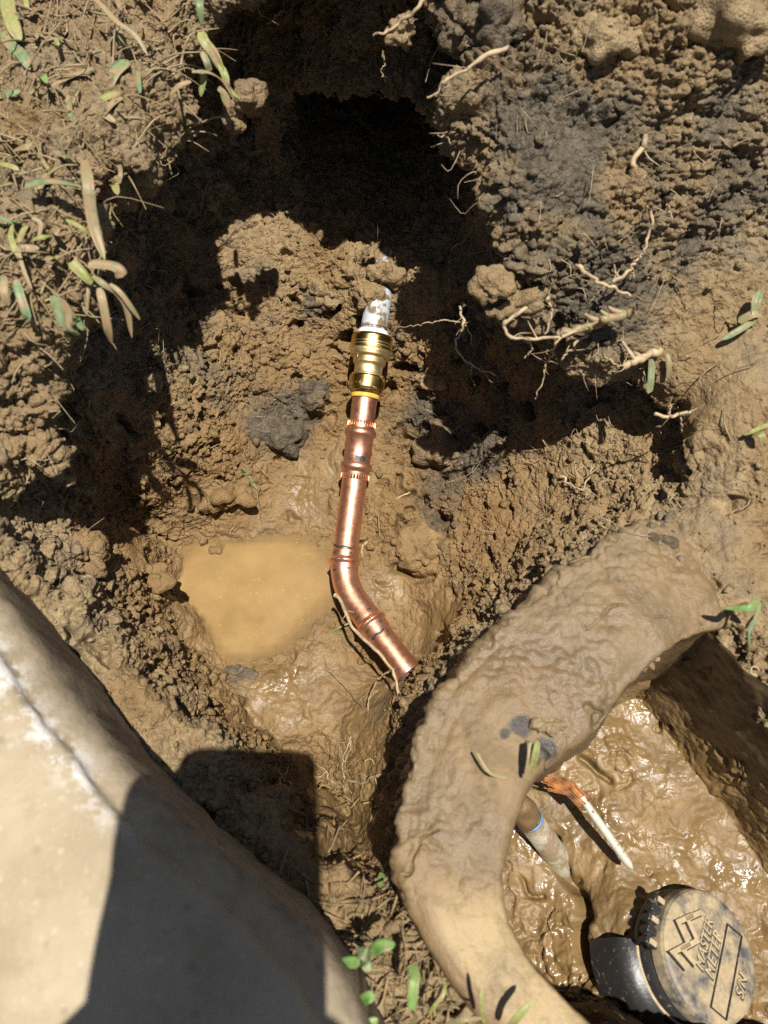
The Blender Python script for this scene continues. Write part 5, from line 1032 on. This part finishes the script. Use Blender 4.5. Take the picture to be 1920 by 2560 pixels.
for sgn, wrist, palm, elb in ((-1, cf(-.195, -.185, .035), cf(-.088, -.138, .026), (-.40, -.42, .70)), (1, cf(.030, -.235, .040), cf(-.002, -.158, .030), (.13, -.50, .70))):
    sh_ = jv((CX + sgn * .17, -.66, 1.08), .062, ch); e_ = jv(elb, .042, sh_); w1 = jv(np.array(elb) * .5 + wrist * .5, .036, e_); w_ = jv(wrist, .026, w1); pm = jv(palm, .026, w_)
    if sgn < 0:
        fing = [[(-.086, -.048, .030), (-.089, -.012, .014), (-.084, -.004, .006)], [(-.086, -.060, .028), (-.090, -.030, .012), (-.083, -.024, .006)], [(-.086, -.076, .026), (-.090, -.048, .012), (-.083, -.043, .006)], [(-.086, -.092, .024), (-.090, -.066, .012), (-.083, -.062, .006)], [(-.085, -.110, .034), (-.060, -.095, .030), (-.042, -.080, .024)]]
    else:
        fing = [[(-.020, -.130, .034), (-.034, -.108, .030), (-.040, -.092, .024)], [(.014, -.140, .026), (.014, -.128, .012), (.002, -.122, .003)], [(.014, -.150, .024), (.013, -.140, .010), (.000, -.136, .003)], [(.013, -.160, .022), (.010, -.152, .009), (-.002, -.148, .003)], [(.010, -.168, .022), (.006, -.164, .010), (-.004, -.160, .004)]]
    for c_ in fing:
        p_ = pm
        for q, c3 in enumerate(c_): p_ = jv(cf(*c3), (.0095, .0088, .0078)[q], p_)
for sgn in (-1, 1):
    kn_ = jv((CX + sgn * .20, -.50, .84), .066, pel); an = jv((CX + sgn * .17, -.72, .47), .045, kn_)
body = skin_mesh('body', vv, ee, rr, 'skin', person)
def sub_skin(name, chain_list, mat, label=None):
    v2, e2_, r2 = [], [], []
    for ch_ in chain_list:
        pv_ = None
        for p, r in ch_:
            hit = next((i for i, q in enumerate(v2) if np.linalg.norm(q - np.array(p)) < 1e-6), None)
            if hit is None: v2.append(np.array(p, float)); r2.append(float(r)); hit = len(v2) - 1
            if pv_ is not None: e2_.append((pv_, hit))
            pv_ = hit
    return skin_mesh(name, v2, e2_, r2, mat, person, label=label)
pe, c2 = (CX, -.84, .66), (CX, -.70, .98)
sub_skin('shirt', [[((CX, -.83, .70), .135), ((CX, -.80, .80), .13), (c2, .145), ((CX, -.63, 1.11), .085)], [(c2, .145), ((CX - .175, -.66, 1.08), .082), ((CX - .23, -.55, .92), .066)], [(c2, .145), ((CX + .175, -.66, 1.08), .082), ((CX + .22, -.59, .92), .066)]], 'shirt', 'dark shirt')
sub_skin('trousers', [[((CX, -.83, .72), .13), (pe, .14)], [(pe, .14), ((CX - .20, -.50, .84), .085), ((CX - .17, -.70, .48), .062)], [(pe, .14), ((CX + .20, -.50, .84), .085), ((CX + .17, -.70, .48), .062)]], 'jeans', 'dark trousers')
for sgn in (-1, 1):
    x_ = CX + sgn * .17; sub_skin('boot', [[((x_, -.73, .50), .058), ((x_, -.73, .425), .052), ((x_, -.64, .415), .046), ((x_, -.55, .41), .036)]], 'leather')
sub_skin('hair', [[((CX, -.575, 1.33), .080), ((CX, -.56, 1.40), .088), ((CX, -.55, 1.445), .06)]], 'hair')
hm = D.objects['body']
for nm, ps, r in (('eye', [(-.032, -.452, 1.35), (.032, -.452, 1.35)], .011),):
    for p in ps:
        bv, bf = ICO[2]; link(nm, mesh_np(nm, bv * r + np.array([CX + p[0], p[1], p[2]]), bf), M['white'], person)
v_, f_ = tube_np(catmull([(CX, -.452, 1.352), (CX, -.442, 1.33), (CX, -.432, 1.315), (CX, -.445, 1.308)], 8), np.interp(np.linspace(0, 1, 8), [0, .4, .8, 1], [.006, .009, .012, .008]), 10); link('nose', mesh_mixed('nose', v_, f_), M['skin'], person)
